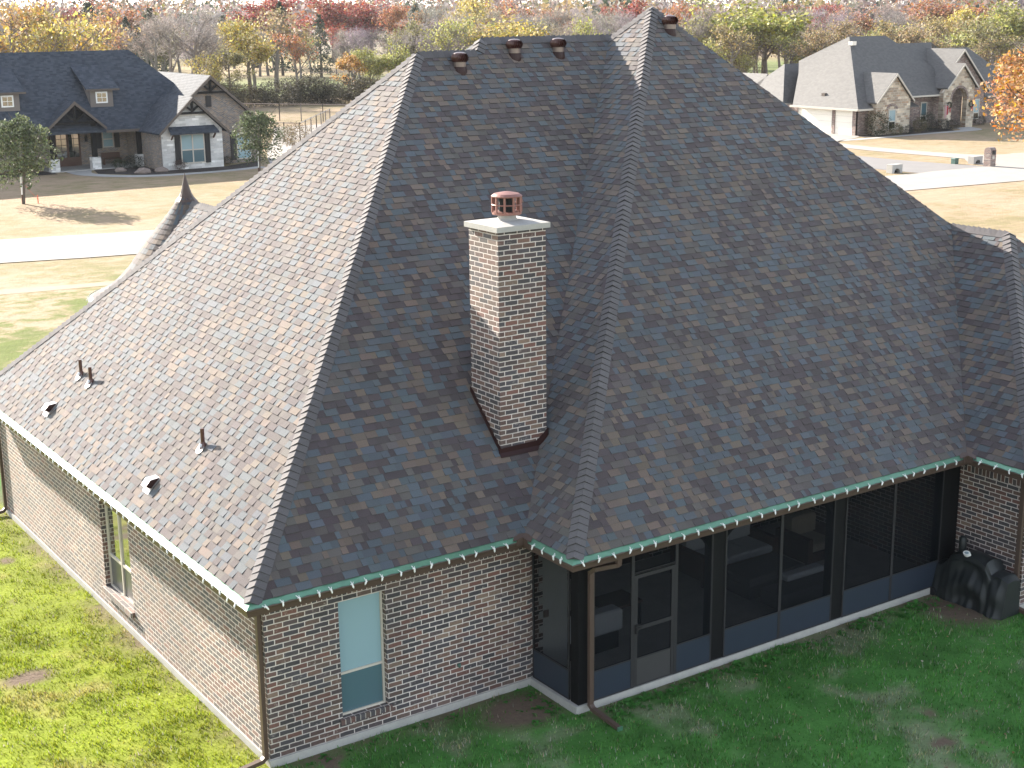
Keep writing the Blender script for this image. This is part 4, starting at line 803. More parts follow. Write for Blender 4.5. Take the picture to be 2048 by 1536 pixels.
# entry arch
m = MB(); x0, x1, xa0, xa1, zs, ya = 97.85, 102.03, 98.97, 101.07, 2.35, 68.94; xc = (xa0+xa1)/2; ra = (xa1-xa0)/2; zap, sl_ = 5.38, 1.0
poly = [(x0, gz), (xa0, gz), (xa0, zs)]+[(xc-ra*math.cos(math.pi*k/12), zs+ra*math.sin(math.pi*k/12)) for k in range(1, 12)]+[(xa1, zs), (xa1, gz), (x1, gz), (x1, zap-(x1-100.19)*sl_), (100.19, zap), (x0, zap-(100.19-x0)*sl_)]
def solid(mb, pl_, y, th_):  # concave polygon split as a fan of quads around the arch
    n = len(pl_)
    arch = pl_[1:n-5]; outer = pl_[n-5:]
    tops = lambda x: zap-abs(x-100.19)*sl_
    mb.box(x0, xa0, y, y+th_, gz, tops(x0)-.001); mb.prism([(x0, y, tops(x0)), (xa0, y, tops(x0)), (xa0, y, tops(xa0))], (0, th_, 0)); mb.box(xa1, x1, y, y+th_, gz, tops(x1)-.001); mb.prism([(xa1, y, tops(x1)), (x1, y, tops(x1)), (xa1, y, tops(xa1))], (0, th_, 0))
    xs = [xc-ra*math.cos(math.pi*k/14) for k in range(15)]
    for a_, b__ in zip(xs[:-1], xs[1:]):
        za, zb_ = zs+math.sqrt(max(0, ra*ra-(a_-xc)**2)), zs+math.sqrt(max(0, ra*ra-(b__-xc)**2)); pts = [(a_, y, za), (b__, y, zb_), (b__, y, tops(b__))]+([(100.19, y, zap)] if a_ < 100.19 < b__ else [])+[(a_, y, tops(a_))]; mb.prism(pts, (0, th_, 0))
solid(m, poly, ya, .5); m.build('entry_arch', M['stone_buff'], hr)
m = MB()
for k in range(14):
    a0, a1 = math.pi*k/14, math.pi*(k+1)/14; m.prism([(xc+ra*math.cos(a0), ya-.03, zs+ra*math.sin(a0)), (xc+(ra+.2)*math.cos(a0), ya-.03, zs+(ra+.2)*math.sin(a0)), (xc+(ra+.2)*math.cos(a1), ya-.03, zs+(ra+.2)*math.sin(a1)), (xc+ra*math.cos(a1), ya-.03, zs+ra*math.sin(a1))], (0, .06, 0))
m.build('arch_trim', M['brick_red'], hr)
brickw((98.2, 103.2, 71.2, 71.4, gz, 4.2)); boxpart('front_door', 'woodbrown', hr, (100.6, 101.6, 71.1, 71.19, gz, 2.3))
m = MB(); gable_wall(m, 98.6, 105.05, 101.7, 6.55, .97, 70.3, 2.5, .15); m.box(103.2, 105.1, 70.29, 70.5, gz, 2.6); m.build('gable_wall', M['brick_red'], hr)
farwin(hr, 103.65, 104.5, .35, 2.2, 70.25, ('fascia', 'blindglass', 'glassdk'), .09, (), .95); farwin(hr, 96.45, 97.28, .4, 2.2, 70.25, ('fascia', 'blindlow', 'glassdk'), .09, (), 1.0)
m = MB()
for q in ([(86.5, 68.5, 2.12), (90.57, 68.5, 2.12), (90.57, 69.4, 2.89), (98.3, 69.4, 2.89), (100.5, 71.3, 4.51), (97.05, 75.3, 7.94), (92.32, 75.3, 7.94)], [(86.5, 68.5, 2.12), (92.32, 75.3, 7.94), (90.2, 77.8, 5.85), (90.1, 79.2, 5.8), (89.1, 78.2, 4.75), (86.5, 76.2, 2.12)], [(90.2, 77.8, 5.85), (90.1, 79.2, 5.8), (102.9, 82.1, 2.12), (97.05, 75.3, 7.94), (92.32, 75.3, 7.94)], [(100.5, 71.3, 4.51), (102.9, 82.1, 2.12), (97.05, 75.3, 7.94)],
          [(96, 71, 3.53), (99.2, 71, 3.53), (103, 75, 7.22), (96, 75, 7.22)], [(103, 75, 7.22), (106, 72, 4), (106, 82, 2.4)], [(92, 82, 2.4), (106, 82, 2.4), (101.1, 75, 7.22), (96, 75, 7.22)],
          [(105.4, 70.3, 2.4), (112, 70.3, 2.4), (107.7, 74.6, 6.68), (101.1, 74.6, 6.68)], [(112, 70.3, 2.4), (112, 79, 2.4), (107.7, 74.6, 6.68)], [(100, 79, 2.4), (112, 79, 2.4), (107.7, 74.6, 6.68), (101, 74.6, 6.68)],
          [(86.6, 77.5, 2.2), (94, 77.5, 2.2), (94, 80.8, 5.5), (89.9, 80.8, 5.5)], [(86.6, 77.5, 2.2), (89.9, 80.8, 5.5), (86.6, 84.1, 2.2)], [(89.9, 80.8, 5.5), (94, 80.8, 5.5), (94, 84.1, 2.2), (86.6, 84.1, 2.2)], [(86.6, 82, 2.2), (86.6, 96, 2.2), (89, 96, 4.6), (89, 82, 4.6)], [(91.4, 82, 2.2), (91.4, 96, 2.2), (89, 96, 4.6), (89, 82, 4.6)]): m.prism(q, (0, 0, -.13))
rr_ = m.build('roof', M['roof_grey'], hr)
for ga in ((90.57, 5.01, 67.98, 73.5, 1.0, 2.38, 2.36), (101.7, 6.74, 70.05, 76, .97, 3.7, 3.95), (100.19, 5.55, 68.72, 71, 1.0, 2.1, 2.12)):
    m = MB(); gable_roof(m, *ga); m.build('gable_roof', M['roof_grey'], hr)
m = MB(); rake(m, 90.57, 5.01, 67.98, 1.0, 2.38, 2.36, .16); rake(m, 101.7, 6.74, 70.05, .97, 3.7, 3.95, .16); rake(m, 100.19, 5.55, 68.72, 1.0, 2.1, 2.12, .16); m.box(86.42, 86.5, 68.5, 76.5, 1.96, 2.12); m.box(86.5, 88.3, 68.42, 68.5, 1.96, 2.12); m.box(92.9, 98.2, 69.32, 69.395, 2.74, 2.88); m.box(105.6, 112, 70.2, 70.28, 2.24, 2.4); m.box(86.7, 89, 77.42, 77.5, 2.05, 2.2); m.build('trim', M['fascia'], hr)
m = MB(); m.prism([(92.7, 70.2, 2.3), (95.2, 70.2, 2.3), (95.2, 69.4, 2.0), (92.7, 69.4, 2.0)], (0, 0, -.08)); m.build('awning', M['roof_grey'], hr)
brickw((87.2, 90, 77.9, 78.1, gz, 2.15), (87.0, 87.2, 78.1, 94, gz, 2.15))
q = MB(); q.box(91.6, 92.1, 74.2, 74.7, 7.2, 7.55); q.build('roof_vent', M['palemetal'], hr)
for x in (98.62, 101.62):
    th = thing('wreath', (x, 68.9, 1.86), 'dark Christmas wreath with red bow on the %s stone pier of the entry arch' % ('left' if x < 100 else 'right'), 'wreath'); q = MB(); q.tube([(x+.26*math.cos(2*math.pi*i/14), 68.86, 1.9+.26*math.sin(2*math.pi*i/14)) for i in range(15)], .075, 6, False); q.build('ring', M['wreath'], th)
    q = MB(); q.prism([(x-.16, 68.78, 1.72), (x, 68.78, 1.62), (x+.16, 68.78, 1.72), (x+.05, 68.78, 1.58), (x+.12, 68.78, 1.25), (x, 68.78, 1.45), (x-.12, 68.78, 1.25), (x-.05, 68.78, 1.58)], (0, -.03, 0)); q.build('bow', M['red'], th)
th = thing('flag', (97.5, 69, 1.6), 'faded red and white striped flag hanging from a pole left of the stone arch', 'flag'); q = MB()
for k in range(7):
    q.mi = k % 2; a_ = 97.62+k*.075; q.prism([(a_, 68.5+.04*(k % 3), 2.0-.02*k), (a_+.075, 68.5+.04*((k+1) % 3), 1.98-.02*k), (a_+.06, 68.5+.04*((k+1) % 3), .75+.08*k), (a_-.01, 68.5+.04*(k % 3), .7+.08*k)], (0, .012, 0))
q.build('cloth', [M['flagm'], M['red']], th); q = MB(); q.bar((98.5, 68.93, 1.95), (97.4, 68.35, 2.12), .03, .03); q.build('pole', M['fascia'], th)
# ---------- street furniture
th = thing('mailbox_pillar', (75.6, 46.4, ZG), 'brick pillar mailbox beside the pale road', 'mailbox'); q = MB(); q.box(75.32, 75.88, 46.12, 46.68, ZG, .88); q.build('pillar', M['brick_red'], th); q = MB(); q.tube([(75.31, 46.4, .88), (75.89, 46.4, .88)], .28, 16); q.build('cap', M['brick_red'], th); q = MB(); q.box(75.47, 75.73, 46.05, 46.115, .68, .95); q.build('mail_slot', M['shutter'], th); q = MB(); q.box(75.5, 75.7, 46.10, 46.117, .38, .56); q.build('number_plate', M['fascia'], th)
def culvert(x, y, w_, label):
    th = thing('culvert', (x, y, ZG), label, 'culvert'); q = MB(); r0 = w_*.3; zt_ = ZG+w_*.56
    xs = [x-r0+2*r0*k/10 for k in range(11)]
    q.box(x-w_/2, x-r0, y, y+.5, ZG-.2, zt_); q.box(x+r0, x+w_/2, y, y+.5, ZG-.2, zt_)
    for a_, b__ in zip(xs[:-1], xs[1:]):
        za, zb_ = ZG+math.sqrt(max(0, r0*r0-(a_-x)**2)), ZG+math.sqrt(max(0, r0*r0-(b__-x)**2)); q.prism([(a_, y, za), (b__, y, zb_), (b__, y, zt_), (a_, y, zt_)], (0, .5, 0))
    q.build('headwall', M['concrete'], th); q = MB(); q.box(x-r0, x+r0, y+.3, y+.39, ZG-.1, ZG+r0); q.build('pipe', M['dark'], th)  # near-black plate across the arch paints the shade inside the pipe
culvert(67.7, 47.6, 1.0, 'concrete culvert headwall with dark arched pipe by the roof edge, nearer the grey street'); culvert(76.3, 47.9, .95, 'concrete culvert headwall with dark arched pipe beside the brick mailbox')
q = MB(); q.box(74.9, 75.28, 48.75, 49.1, ZG, .2); q.prism([(74.87, 48.72, .2), (75.31, 48.72, .2), (75.28, 48.76, .26), (74.9, 48.76, .26)], (0, .38, 0)); single(q, 'utility_box', M['greenbox'], 'small green utility box on the dry verge', 'utility box')
def boulder(x, y, s, label):
    q = MB(); r_ = random.Random(int(x*100)); n = 9; rings = []
    for j, (zz_, k) in enumerate(((-.1, .8), (.15, 1), (.4, .85), (.6, .45))): rings.append([(x+s*k*math.cos(2*math.pi*i/n)*r_.uniform(.8, 1.2), y+s*.7*k*math.sin(2*math.pi*i/n)*r_.uniform(.8, 1.2), ZG+s*zz_*r_.uniform(.8, 1.1)) for i in range(n)])
    for A, B in zip(rings[:-1], rings[1:]):
        for i in range(n): j = (i+1) % n; q.face([A[i], A[j], B[j], B[i]])
    q.face(rings[-1]); single(q, 'boulder', M['rock'], label, 'boulder')
boulder(27.3, 82.6, .45, 'pale boulder in the mulch bed nearest the front walk'); boulder(28.1, 80.4, .6, 'long brown boulder in the mulch bed beside the curved walk'); boulder(29.5, 80.5, .55, 'dark boulder at the corner of the white stone gable')
# chain link fences
def fence(pts, h, label, gap=3.0):
    th = thing('chain_link_fence', (*pts[0], ZG), label, 'fence'); q = MB(); w_ = MB(); k0 = 0
    for a_, b__ in zip(pts[:-1], pts[1:]):
        A, B = Vector((*a_, 0)), Vector((*b__, 0)); L = (B-A).length; n = max(1, round(L/gap)); q.tube([A+Vector((0, 0, ZG+h)), B+Vector((0, 0, ZG+h))], .035, 5); w_.face([A+Vector((0, 0, ZG)), B+Vector((0, 0, ZG)), B+Vector((0, 0, ZG+h)), A+Vector((0, 0, ZG+h))])
        for i in range(n+1):
            p_ = A+(B-A)*(i/n); m = MB(); m.tube([(p_.x, p_.y, ZG), (p_.x, p_.y, ZG+h+.06)], .05, 6); m.build('post', M['barkgrey'], th)
    q.build('top_rail', M['neck'], th); w_.build('mesh', M['wire'], th)
fence([(40, 104), (46.7, 96.6), (47.6, 95.4), (53, 103), (58, 110)], 1.6, 'chain link fence beside the sunlit concrete drive'); fence([(50, 128), (57.1, 119.4), (60, 115.4), (66, 107)], 1.7, 'low chain link fence across the tan field'); fence([(84, 166), (91.2, 164.2), (94, 162)], 2.6, 'taller pipe framed gate at the far end of the field behind the hip')

# ================================================================== TREES
TREE_ME = {}
def tree_mesh(kind, seed):
    """unit-height tree (base at 0, top near 1): a trunk-and-limb mesh and a crown mesh"""
    if (kind, seed) in TREE_ME: return TREE_ME[(kind, seed)]
    r_ = random.Random(hash((kind, seed)) % 9999 if False else seed*37+len(kind)*101); g = np.random.default_rng(seed*91+len(kind)); tb = MB(); tips = []
    def branch(p, dvec, L, rad, lev, maxlev):
        pts = [p]; dv = dvec.normalized(); n = 4 if lev < 2 else 3
        for i in range(n):
            dv = (dv+Vector((r_.gauss(0, .16), r_.gauss(0, .16), r_.gauss(.03, .1)))*(.9 if lev else .35)).normalized(); pts.append(pts[-1]+dv*(L/n))
        tb.tube(pts, [rad*(1-.6*i/n) for i in range(n+1)], 6 if lev == 0 else (4 if lev == 1 else 3), False)
        if lev >= 1: tips.extend((q, lev) for q in pts[1:])
        if lev < maxlev:
            nb = {0: r_.randint(6, 9), 1: r_.randint(4, 6), 2: r_.randint(3, 5)}[lev]
            for k in range(nb):
                f = r_.uniform(.42 if lev == 0 else .3, 1); ii = min(n-1, int(f*n)); q = pts[ii].lerp(pts[ii+1], f*n-ii); a = r_.uniform(0, 6.28)
                side = Vector((math.cos(a), math.sin(a), 0)); up = r_.uniform(.35, 1.0) if lev == 0 else r_.uniform(.1, .7); nd = (side+dv*up+Vector((0, 0, .15))).normalized(); branch(q, nd, L*r_.uniform(.45, .72)*(1.0 if lev else (1.15-.5*f)), rad*(.5 if lev == 0 else .55)*(1-.4*f), lev+1, maxlev)
    if kind == 'cedar':
        tb.tube([(0, 0, 0), (0, 0, .9)], [.025, .005], 6, False); N = 1700; z = g.uniform(.06, 1, N)**1.0; rr = (.24*(1-z)**.75+.02)*np.sqrt(g.uniform(.15, 1, N))*(1+.28*np.sin(z*31+g.uniform(0, .6, N))); a = g.uniform(0, 2*np.pi, N); rr = rr*(1+.18*np.sin(3*a+seed)); ctr = np.stack([rr*np.cos(a), rr*np.sin(a), z], -1); s_ = g.uniform(.012, .026, N)
    elif kind == 'bush':
        tb.tube([(0, 0, 0), (0, 0, .4)], [.03, .01], 5, False); N = 2400; u = g.normal(size=(N, 3)); u /= np.linalg.norm(u, axis=1)[:, None]; rr = .5*g.uniform(.45, 1.05, N)**.6; lump = 1+.25*np.sin(u[:, 0]*5+seed)*np.cos(u[:, 1]*4+seed*2); ctr = u*(rr*lump)[:, None]*np.array([1.15, 1.15, 1])+np.array([0, 0, .48]); ctr = ctr[ctr[:, 2] > .02]; s_ = g.uniform(.014, .032, len(ctr))
    elif kind == 'oak':
        branch(Vector((0, 0, -.02)), Vector((r_.uniform(-.05, .05), r_.uniform(-.05, .05), 1)), .75, .017, 0, 1); N = 9000; u = g.normal(size=(N, 3)); u /= np.linalg.norm(u, axis=1)[:, None]; rr = g.uniform(.12, 1.05, N)**.5; lump = 1+.20*np.sin(u[:, 0]*6+seed)*np.cos(u[:, 1]*5+seed*2)+.13*np.sin(u[:, 2]*9+u[:, 0]*4+seed); q_ = u*(rr*lump)[:, None]; ctr = q_*np.array([.33, .33, .39])*(1-.35*np.clip(q_[:, 2:3], -.3, 1))+np.array([0, 0, .60]); hol = np.sin(ctr[:, 0]*34+seed)+np.sin(ctr[:, 1]*31+2*seed)+np.sin(ctr[:, 2]*37); ctr = ctr[g.random(N) < np.clip(.72+.33*hol, .05, 1)]; s_ = g.uniform(.010, .021, len(ctr))
    else:
        maxlev = 3 if kind in ('bare', 'leafy', 'thin') else 2
        branch(Vector((0, 0, -.02)), Vector((r_.uniform(-.1, .1), r_.uniform(-.1, .1), 1)), .62, .028, 0, maxlev)
        tp = np.array([[*q] for q, l in tips if l >= 2]); mx = max(tp[:, 2].max(), .5)
        k = {'bare': 1.1, 'thin': 4.0, 'leafy': 13, 'oak': 30}[kind]; rep = int(len(tp)*k); sel = g.integers(0, len(tp), rep)
        clump = (np.sin(tp[:, 0]*23+seed)+np.sin(tp[:, 1]*21+2)+np.sin(tp[:, 2]*26+1)); keep = g.random(rep) < np.clip(.62+.3*clump[sel], .06, 1); sel = sel[keep]
        sd = {'bare': .03, 'thin': .035, 'leafy': .034, 'oak': .05}[kind]; ctr = tp[sel]+g.normal(0, sd, (len(sel), 3)); s_ = g.uniform(.010, .021, len(ctr)) if kind != 'oak' else g.uniform(.009, .018, len(ctr))
        if kind == 'bare': s_ = s_*.55
    if kind == 'bare':
        # fine twigs in place of leaves
        N = len(ctr)*4; c4 = np.repeat(ctr, 4, 0)+g.normal(0, .02, (N, 3)); dirs = g.normal(size=(N, 3))*np.array([1, 1, .8])+np.array([0, 0, .5]); dirs /= np.linalg.norm(dirs, axis=1)[:, None]; L = g.uniform(.025, .075, N)[:, None]; sd_ = np.cross(dirs, g.normal(size=(N, 3))); sd_ /= np.linalg.norm(sd_, axis=1)[:, None]; w_ = .0016
        V = np.stack([c4-sd_*w_, c4+sd_*w_, c4+dirs*L+sd_*w_*.5, c4+dirs*L-sd_*w_*.5], 1).reshape(-1, 3); n = N
    else:
        n = len(ctr); nn = g.normal(size=(n, 3)); nn /= np.linalg.norm(nn, axis=1)[:, None]; a1 = np.cross(nn, g.normal(size=(n, 3))); a1 /= np.linalg.norm(a1, axis=1)[:, None]; a2 = np.cross(nn, a1); s1 = s_[:, None]; s2 = s1*g.uniform(.5, .9, (n, 1))
        V = np.stack([ctr-a1*s1, ctr+a2*s2*.8-a1*s1*.1, ctr+a1*s1, ctr-a2*s2*.8+a1*s1*.1], 1).reshape(-1, 3)
    zm = np.percentile(V[:, 2], 99.3); V = V/zm
    colr = np.repeat(np.stack([g.random(n), g.random(n), g.random(n)], -1), 4, 0)
    co = npmesh('crown', V, np.arange(len(V)).reshape(-1, 4), M['leaf'], colr); tm_ = co.data; bpy.data.objects.remove(co)
    tb.v = [(a/zm, b_/zm, c_/zm) for a, b_, c_ in tb.v]; to = tb.build('trunk', M['barkgrey'] if kind in ('bare', 'thin') else M['bark']); tt = to.data; bpy.data.objects.remove(to)
    TREE_ME[(kind, seed)] = (tt, tm_); return tt, tm_
def tree(name, kind, seed, x, y, h, wide, col, label, cat='tree', group=None, z=ZG, rot=None):
    tt, cm = tree_mesh(kind, seed); th = bpy.data.objects.new(name, None); COL.objects.link(th); th.location = (x, y, z); th.rotation_euler = (0, 0, rng.uniform(0, 6.28) if rot is None else rot); th.scale = (h*wide, h*wide, h); th.empty_display_size = .2
    tag(th, label, cat, group)
    for nm, me in (('trunk', tt), ('crown', cm)):
        if kind == 'bush' and nm == 'trunk': continue
        o = bpy.data.objects.new(nm, me); COL.objects.link(o); o.parent = th; o.color = (*col, 1)
    return th
def az(px, dist):   # ground point at a bearing (given as the picture column at the horizon) and a distance from the camera
    dv = _f+_r2*(px-1024)/FPX+_u2*(740/FPX); dv = dv[:2]/np.hypot(*dv[:2]); return CP[0]+dv[0]*dist, CP[1]+dv[1]*dist
def hgt(px, top, dist):  # height of a tree whose top shows at row `top`
    dv = _f+_r2*(px-1024)/FPX-_u2*(top-768)/FPX; return CP[2]+dv[2]/np.hypot(*dv[:2])*dist-ZG
GOLD, YEL, YGR, OLV, RED, ORG, RUST, TAN, CED, GRY, GRP, OAK = (.36, .235, .08), (.40, .32, .08), (.29, .29, .08), (.19, .175, .07), (.27, .06, .042), (.33, .145, .065), (.22, .10, .05), (.30, .22, .11), (.035, .055, .035), (.23, .20, .185), (.235, .195, .20), (.10, .125, .06)
# the two staked oaks in the yard of the dark roofed house
for (x, y, h, label, sd) in ((16.52, 68.74, 5.0, 'young green oak with white trunk wrap and orange strap at the left edge', 1), (33.87, 73.74, 4.3, 'young green oak in front of the brick gable right of the white stone gable', 2)):
    tree('oak_tree', 'oak', sd, x, y, h, .95, OAK, label)
    q = MB(); q.tube([(x, y, ZG), (x, y, ZG+.55)], .085, 8); q.mi = 1; q.tube([(x, y, ZG+.55), (x, y, ZG+1.6)], .07, 8); th = bpy.data.objects[[o.name for o in bpy.data.objects if o.get('label') == label][0]]
    me_o = q.build('trunk_wrap', [M['woodbrown'], M['white']]); me_o.data.transform(Matrix.Translation((-x, -y, -ZG))); me_o.data.transform(Matrix.Diagonal((1/th.scale[0], 1/th.scale[1], 1/th.scale[2], 1))); me_o.parent = th
q = MB(); q.bar((16.54, 68.7, 1.15), (17.28, 68.45, .1), .04, .015); q.bar((17.3, 68.46, ZG), (17.3, 68.46, .35), .05, .05); single(q, 'stake_strap', M['orange'], 'orange strap and stake beside the young oak at the left edge', 'strap')
ox, oy = az(2088, 112); tree('maple_tree', 'oak', 4, ox, oy, hgt(2060, 95, 112), 1.2, (.40, .20, .05), 'orange turning maple at the right edge in front of the stone house')
# individual trees of the wood: px, distance, top row, width factor, kind, seed, colour, label
T_ = [
 (20, 150, 2, .85, 'thin', 1, GOLD, 'golden brown tree at the far left edge behind the dark roof'),
 (72, 146, 40, .8, 'thin', 5, YEL, 'small yellow tree low between the two golden trees at the far left'),
 (140, 150, 18, 1.0, 'thin', 2, YEL, 'broad yellow tree with spreading limbs above the dark roof ridge'),
 (178, 158, 30, .9, 'thin', 6, GOLD, 'thin gold tree on the right flank of the broad yellow tree'),
 (132, 330, 2, .9, 'leafy', 3, RED, 'crimson treetop above the broad yellow tree'),
 (92, 320, 12, .9, 'leafy', 4, RUST, 'dark red treetop beside the crimson treetop at the upper left'),
 (95, 340, 8, 1.2, 'cedar', 1, CED, 'dark cedar top between the golden trees at the upper left'),
 (178, 300, 6, 1.3, 'cedar', 2, CED, 'dark cedar right of the crimson treetop'),
 (256, 290, 4, 1.05, 'leafy', 3, ORG, 'orange topped tree above the end of the dark roof ridge'),
 (250, 262, 34, .9, 'cedar', 1, CED, 'small cedar under the orange topped tree'),
 (300, 236, 18, 1.15, 'cedar', 2, CED, 'tallest dark cedar left of the grey bare trees'),
 (272, 226, 52, 1.25, 'cedar', 1, CED, 'squat dark cedar in front of the tallest cedar'),
 (242, 232, 62, .8, 'thin', 5, ORG, 'low orange sapling beside the squat dark cedar'),
 (336, 186, 22, .85, 'bare', 1, GRY, 'bare grey tree with thick trunk behind the pale lit roof, left of a pair'),
 (372, 182, 12, .9, 'bare', 2, GRY, 'bare grey tree with forked leaning trunk behind the pale lit roof, right of a pair'),
 (412, 194, 30, .6, 'bare', 3, GRY, 'bare leaning tree behind the big brick gable'),
 (402, 176, 108, .9, 'thin', 6, YEL, 'yellow thicket tree between the bare trunks behind the gable'),
 (452, 186, 96, .95, 'leafy', 5, OLV, 'olive green dense tree right of the bare leaning tree'),
 (494, 192, 42, 1.0, 'leafy', 6, YEL, 'yellow olive tree below the big red tree'),
 (445, 290, 32, 1.0, 'cedar', 2, CED, 'dark cedar left of the big red tree'),
 (508, 300, -6, 1.35, 'leafy', 4, RED, 'big red tree rising to the sky left of the roof'),
 (548, 206, 18, 1.05, 'thin', 2, TAN, 'tan gold feathery tree right of the big red tree'),
 (592, 198, 66, .8, 'thin', 5, ORG, 'rust orange half bare tree above the dark hedge'),
 (560, 260, 4, .9, 'cedar', 1, CED, 'cedar top right of the big red tree'),
 (638, 250, 30, 1.0, 'cedar', 2, (.07, .085, .06), 'grey green cedar under the scarlet trees'),
 (664, 320, -4, 1.3, 'leafy', 1, RED, 'scarlet tree against the sky, left of three'),
 (712, 325, 4, .8, 'leafy', 2, (.33, .09, .04), 'dull red tree between the two scarlet trees'),
 (742, 318, 2, 1.15, 'leafy', 3, RED, 'scarlet tree against the sky, right of three'),
 (668, 262, 48, .5, 'thin', 6, RED, 'slim red sapling below the scarlet trees'),
 (690, 182, 110, .95, 'leafy', 5, (.40, .22, .05), 'small orange yellow tree at the field edge near the roof hip'),
 (738, 184, 98, .9, 'leafy', 6, YGR, 'yellow green small tree at the field edge next to the roof hip'),
 (790, 186, 84, .9, 'leafy', 2, YGR, 'yellow green tree directly behind the left roof hip'),
 (778, 300, 10, .8, 'leafy', 4, ORG, 'small orange treetop at the skyline left of the lowest roof ridge'),
 (832, 280, 8, 1.1, 'cedar', 1, (.06, .075, .05), 'dark green round treetop at the skyline above the lowest roof ridge'),
 (828, 215, 46, .8, 'leafy', 1, OLV, 'olive tree above the left end of the roof ridge'),
 (866, 230, 22, .8, 'thin', 2, (.32, .17, .07), 'peach tinted tree above the lowest roof ridge'),
 (886, 190, 36, .8, 'thin', 5, YGR, 'pale trunked yellow tree behind the first turbine vent'),
 (930, 290, -4, 1.0, 'leafy', 6, YEL, 'bright yellow treetop at the skyline above the first turbine vent'),
 (1000, 205, 22, 1.25, 'leafy', 2, YEL, 'yellow green tree above the roof between two turbine vents'),
 (1062, 215, 42, .8, 'thin', 1, OLV, 'thin olive tree above the middle of the roof ridge'),
 (1022, 285, 3, 1.0, 'leafy', 3, ORG, 'orange treetop at the skyline above the middle turbine vents'),
 (1112, 270, 18, .9, 'thin', 2, ORG, 'pale orange tree above the third turbine vent'),
 (1180, 200, 36, .7, 'thin', 6, YGR, 'faint yellow green tree left of the roof peak'),
 (1266, 280, 1, .9, 'leafy', 1, RED, 'red treetop touching the roof peak'),
 (1374, 215, 4, .6, 'thin', 5, ORG, 'orange leaved bare tree right of the roof peak turbine'),
 (1398, 200, 2, .7, 'bare', 2, GRY, 'bare tree between the roof peak turbine and the big yellow green tree'),
 (1474, 205, -10, 1.5, 'leafy', 2, (.30, .30, .06), 'tall yellow green tree between the roof peak and the right hand house'),
 (1420, 200, 50, 1.2, 'leafy', 6, (.30, .28, .07), 'shorter yellow green tree behind the right roof hip'),
 (1530, 212, 14, 1.15, 'leafy', 1, OLV, 'olive brown tree right of the tall yellow green tree'),
 (1578, 216, 48, .85, 'thin', 2, (.22, .18, .07), 'brown yellow half bare tree above the low left roof of the right hand house'),
 (1632, 220, 62, .9, 'thin', 5, OLV, 'low olive tree above the garage roof of the right hand house'),
 (1560, 330, 8, .9, 'leafy', 4, RUST, 'rusty treetop at the skyline above the olive brown tree'),
 (1640, 320, 10, 1.0, 'leafy', 6, RED, 'dull scarlet treetop at the skyline above the grey garage roof'),
 (1716, 300, 14, 1.1, 'leafy', 3, ORG, 'rust orange tree on the skyline above the ridge of the right hand house'),
 (1800, 232, 22, .95, 'bare', 1, GRY, 'spreading bare grey tree above the stepped grey roof'),
 (1872, 228, 66, .8, 'thin', 6, YEL, 'low yellow tree above the brick gable ridge'),
 (1884, 320, -16, 1.5, 'leafy', 2, ORG, 'large orange red tree on the skyline at the upper right'),
 (1950, 226, 18, 1.05, 'leafy', 5, YEL, 'bright yellow tree near the right edge with dark thin trunk'),
 (2024, 205, 10, 1.25, 'leafy', 1, YGR, 'yellow green tree at the right edge above the orange maple'),
 (1990, 215, 58, .8, 'thin', 2, OLV, 'olive tree between the yellow trees at the right edge'),
]
for px, ds, top, wd, kind, sd, col, label in T_:
    x, y = az(px, ds); nm = {'cedar': 'cedar_tree', 'bare': 'bare_tree'}.get(kind, 'autumn_tree'); tree(nm, kind, sd, x, y, max(3, hgt(px, top, ds)), wd, col, label)
# bare grey trees that fill the wood, alike enough that nothing tells them apart
r_ = random.Random(23)
for k in range(115):
    px = r_.uniform(-60, 2110); ds = r_.uniform(196, 310) if px < 1300 else r_.uniform(222, 330)
    if px < 270 and ds < 250: ds += 60
    top = r_.gauss(20, 10) if ds > 250 else r_.gauss(46, 18)
    if 1040 < px < 1420: top = r_.gauss(28, 12)
    if 440 < px < 800: top = max(top, 56)
    if 1820 < px < 1950 or 1400 < px < 1560: top = max(top, 52)
    if 90 < px < 290: top = max(top, 46)
    x, y = az(px, ds); col = tuple(q*r_.uniform(.85, 1.2) for q in (GRP if r_.random() < .6 else GRY)); tree('bare_tree', 'bare', r_.randint(1, 4), x, y, max(4, hgt(px, max(-2, top), ds)), r_.uniform(.8, 1.1), col, 'bare grey brown tree crowded among others in the wood behind the houses', 'tree', 'bare trees of the wood')
for k in range(104):
    px = r_.uniform(-40, 2100); ds = r_.uniform(185, 300)
    if k >= 64: px = r_.uniform(1390, 2080); ds = r_.uniform(188, 222)
    if px < 300 and ds < 240: ds += 60
    col = r_.choice([OLV, (.25, .20, .10), (.28, .22, .09), TAN, (.17, .15, .09), YGR]); x, y = az(px, ds); tree('thicket_tree', 'thin', r_.choice([1, 2, 5, 6]), x, y, r_.uniform(4.5, 9.5), r_.uniform(.9, 1.2), col, 'low half bare brown olive tree in the understorey of the wood', 'tree', 'understorey trees of the wood')
for k in range(26):
    u = k/25; px = 428+330*u+r_.uniform(-6, 6); x, y = az(px, 171+8*u+r_.uniform(-2, 5)); tree('hedge_bush', 'bush', r_.randint(1, 3), x, y, r_.uniform(1.8, 3.4), r_.uniform(.9, 1.5), r_.choice([(.06, .05, .03), (.09, .075, .035), (.05, .045, .03), (.13, .10, .04)]), 'dark tangled bush in the hedge along the far edge of the green field', 'bush', 'bushes of the hedge at the field edge')
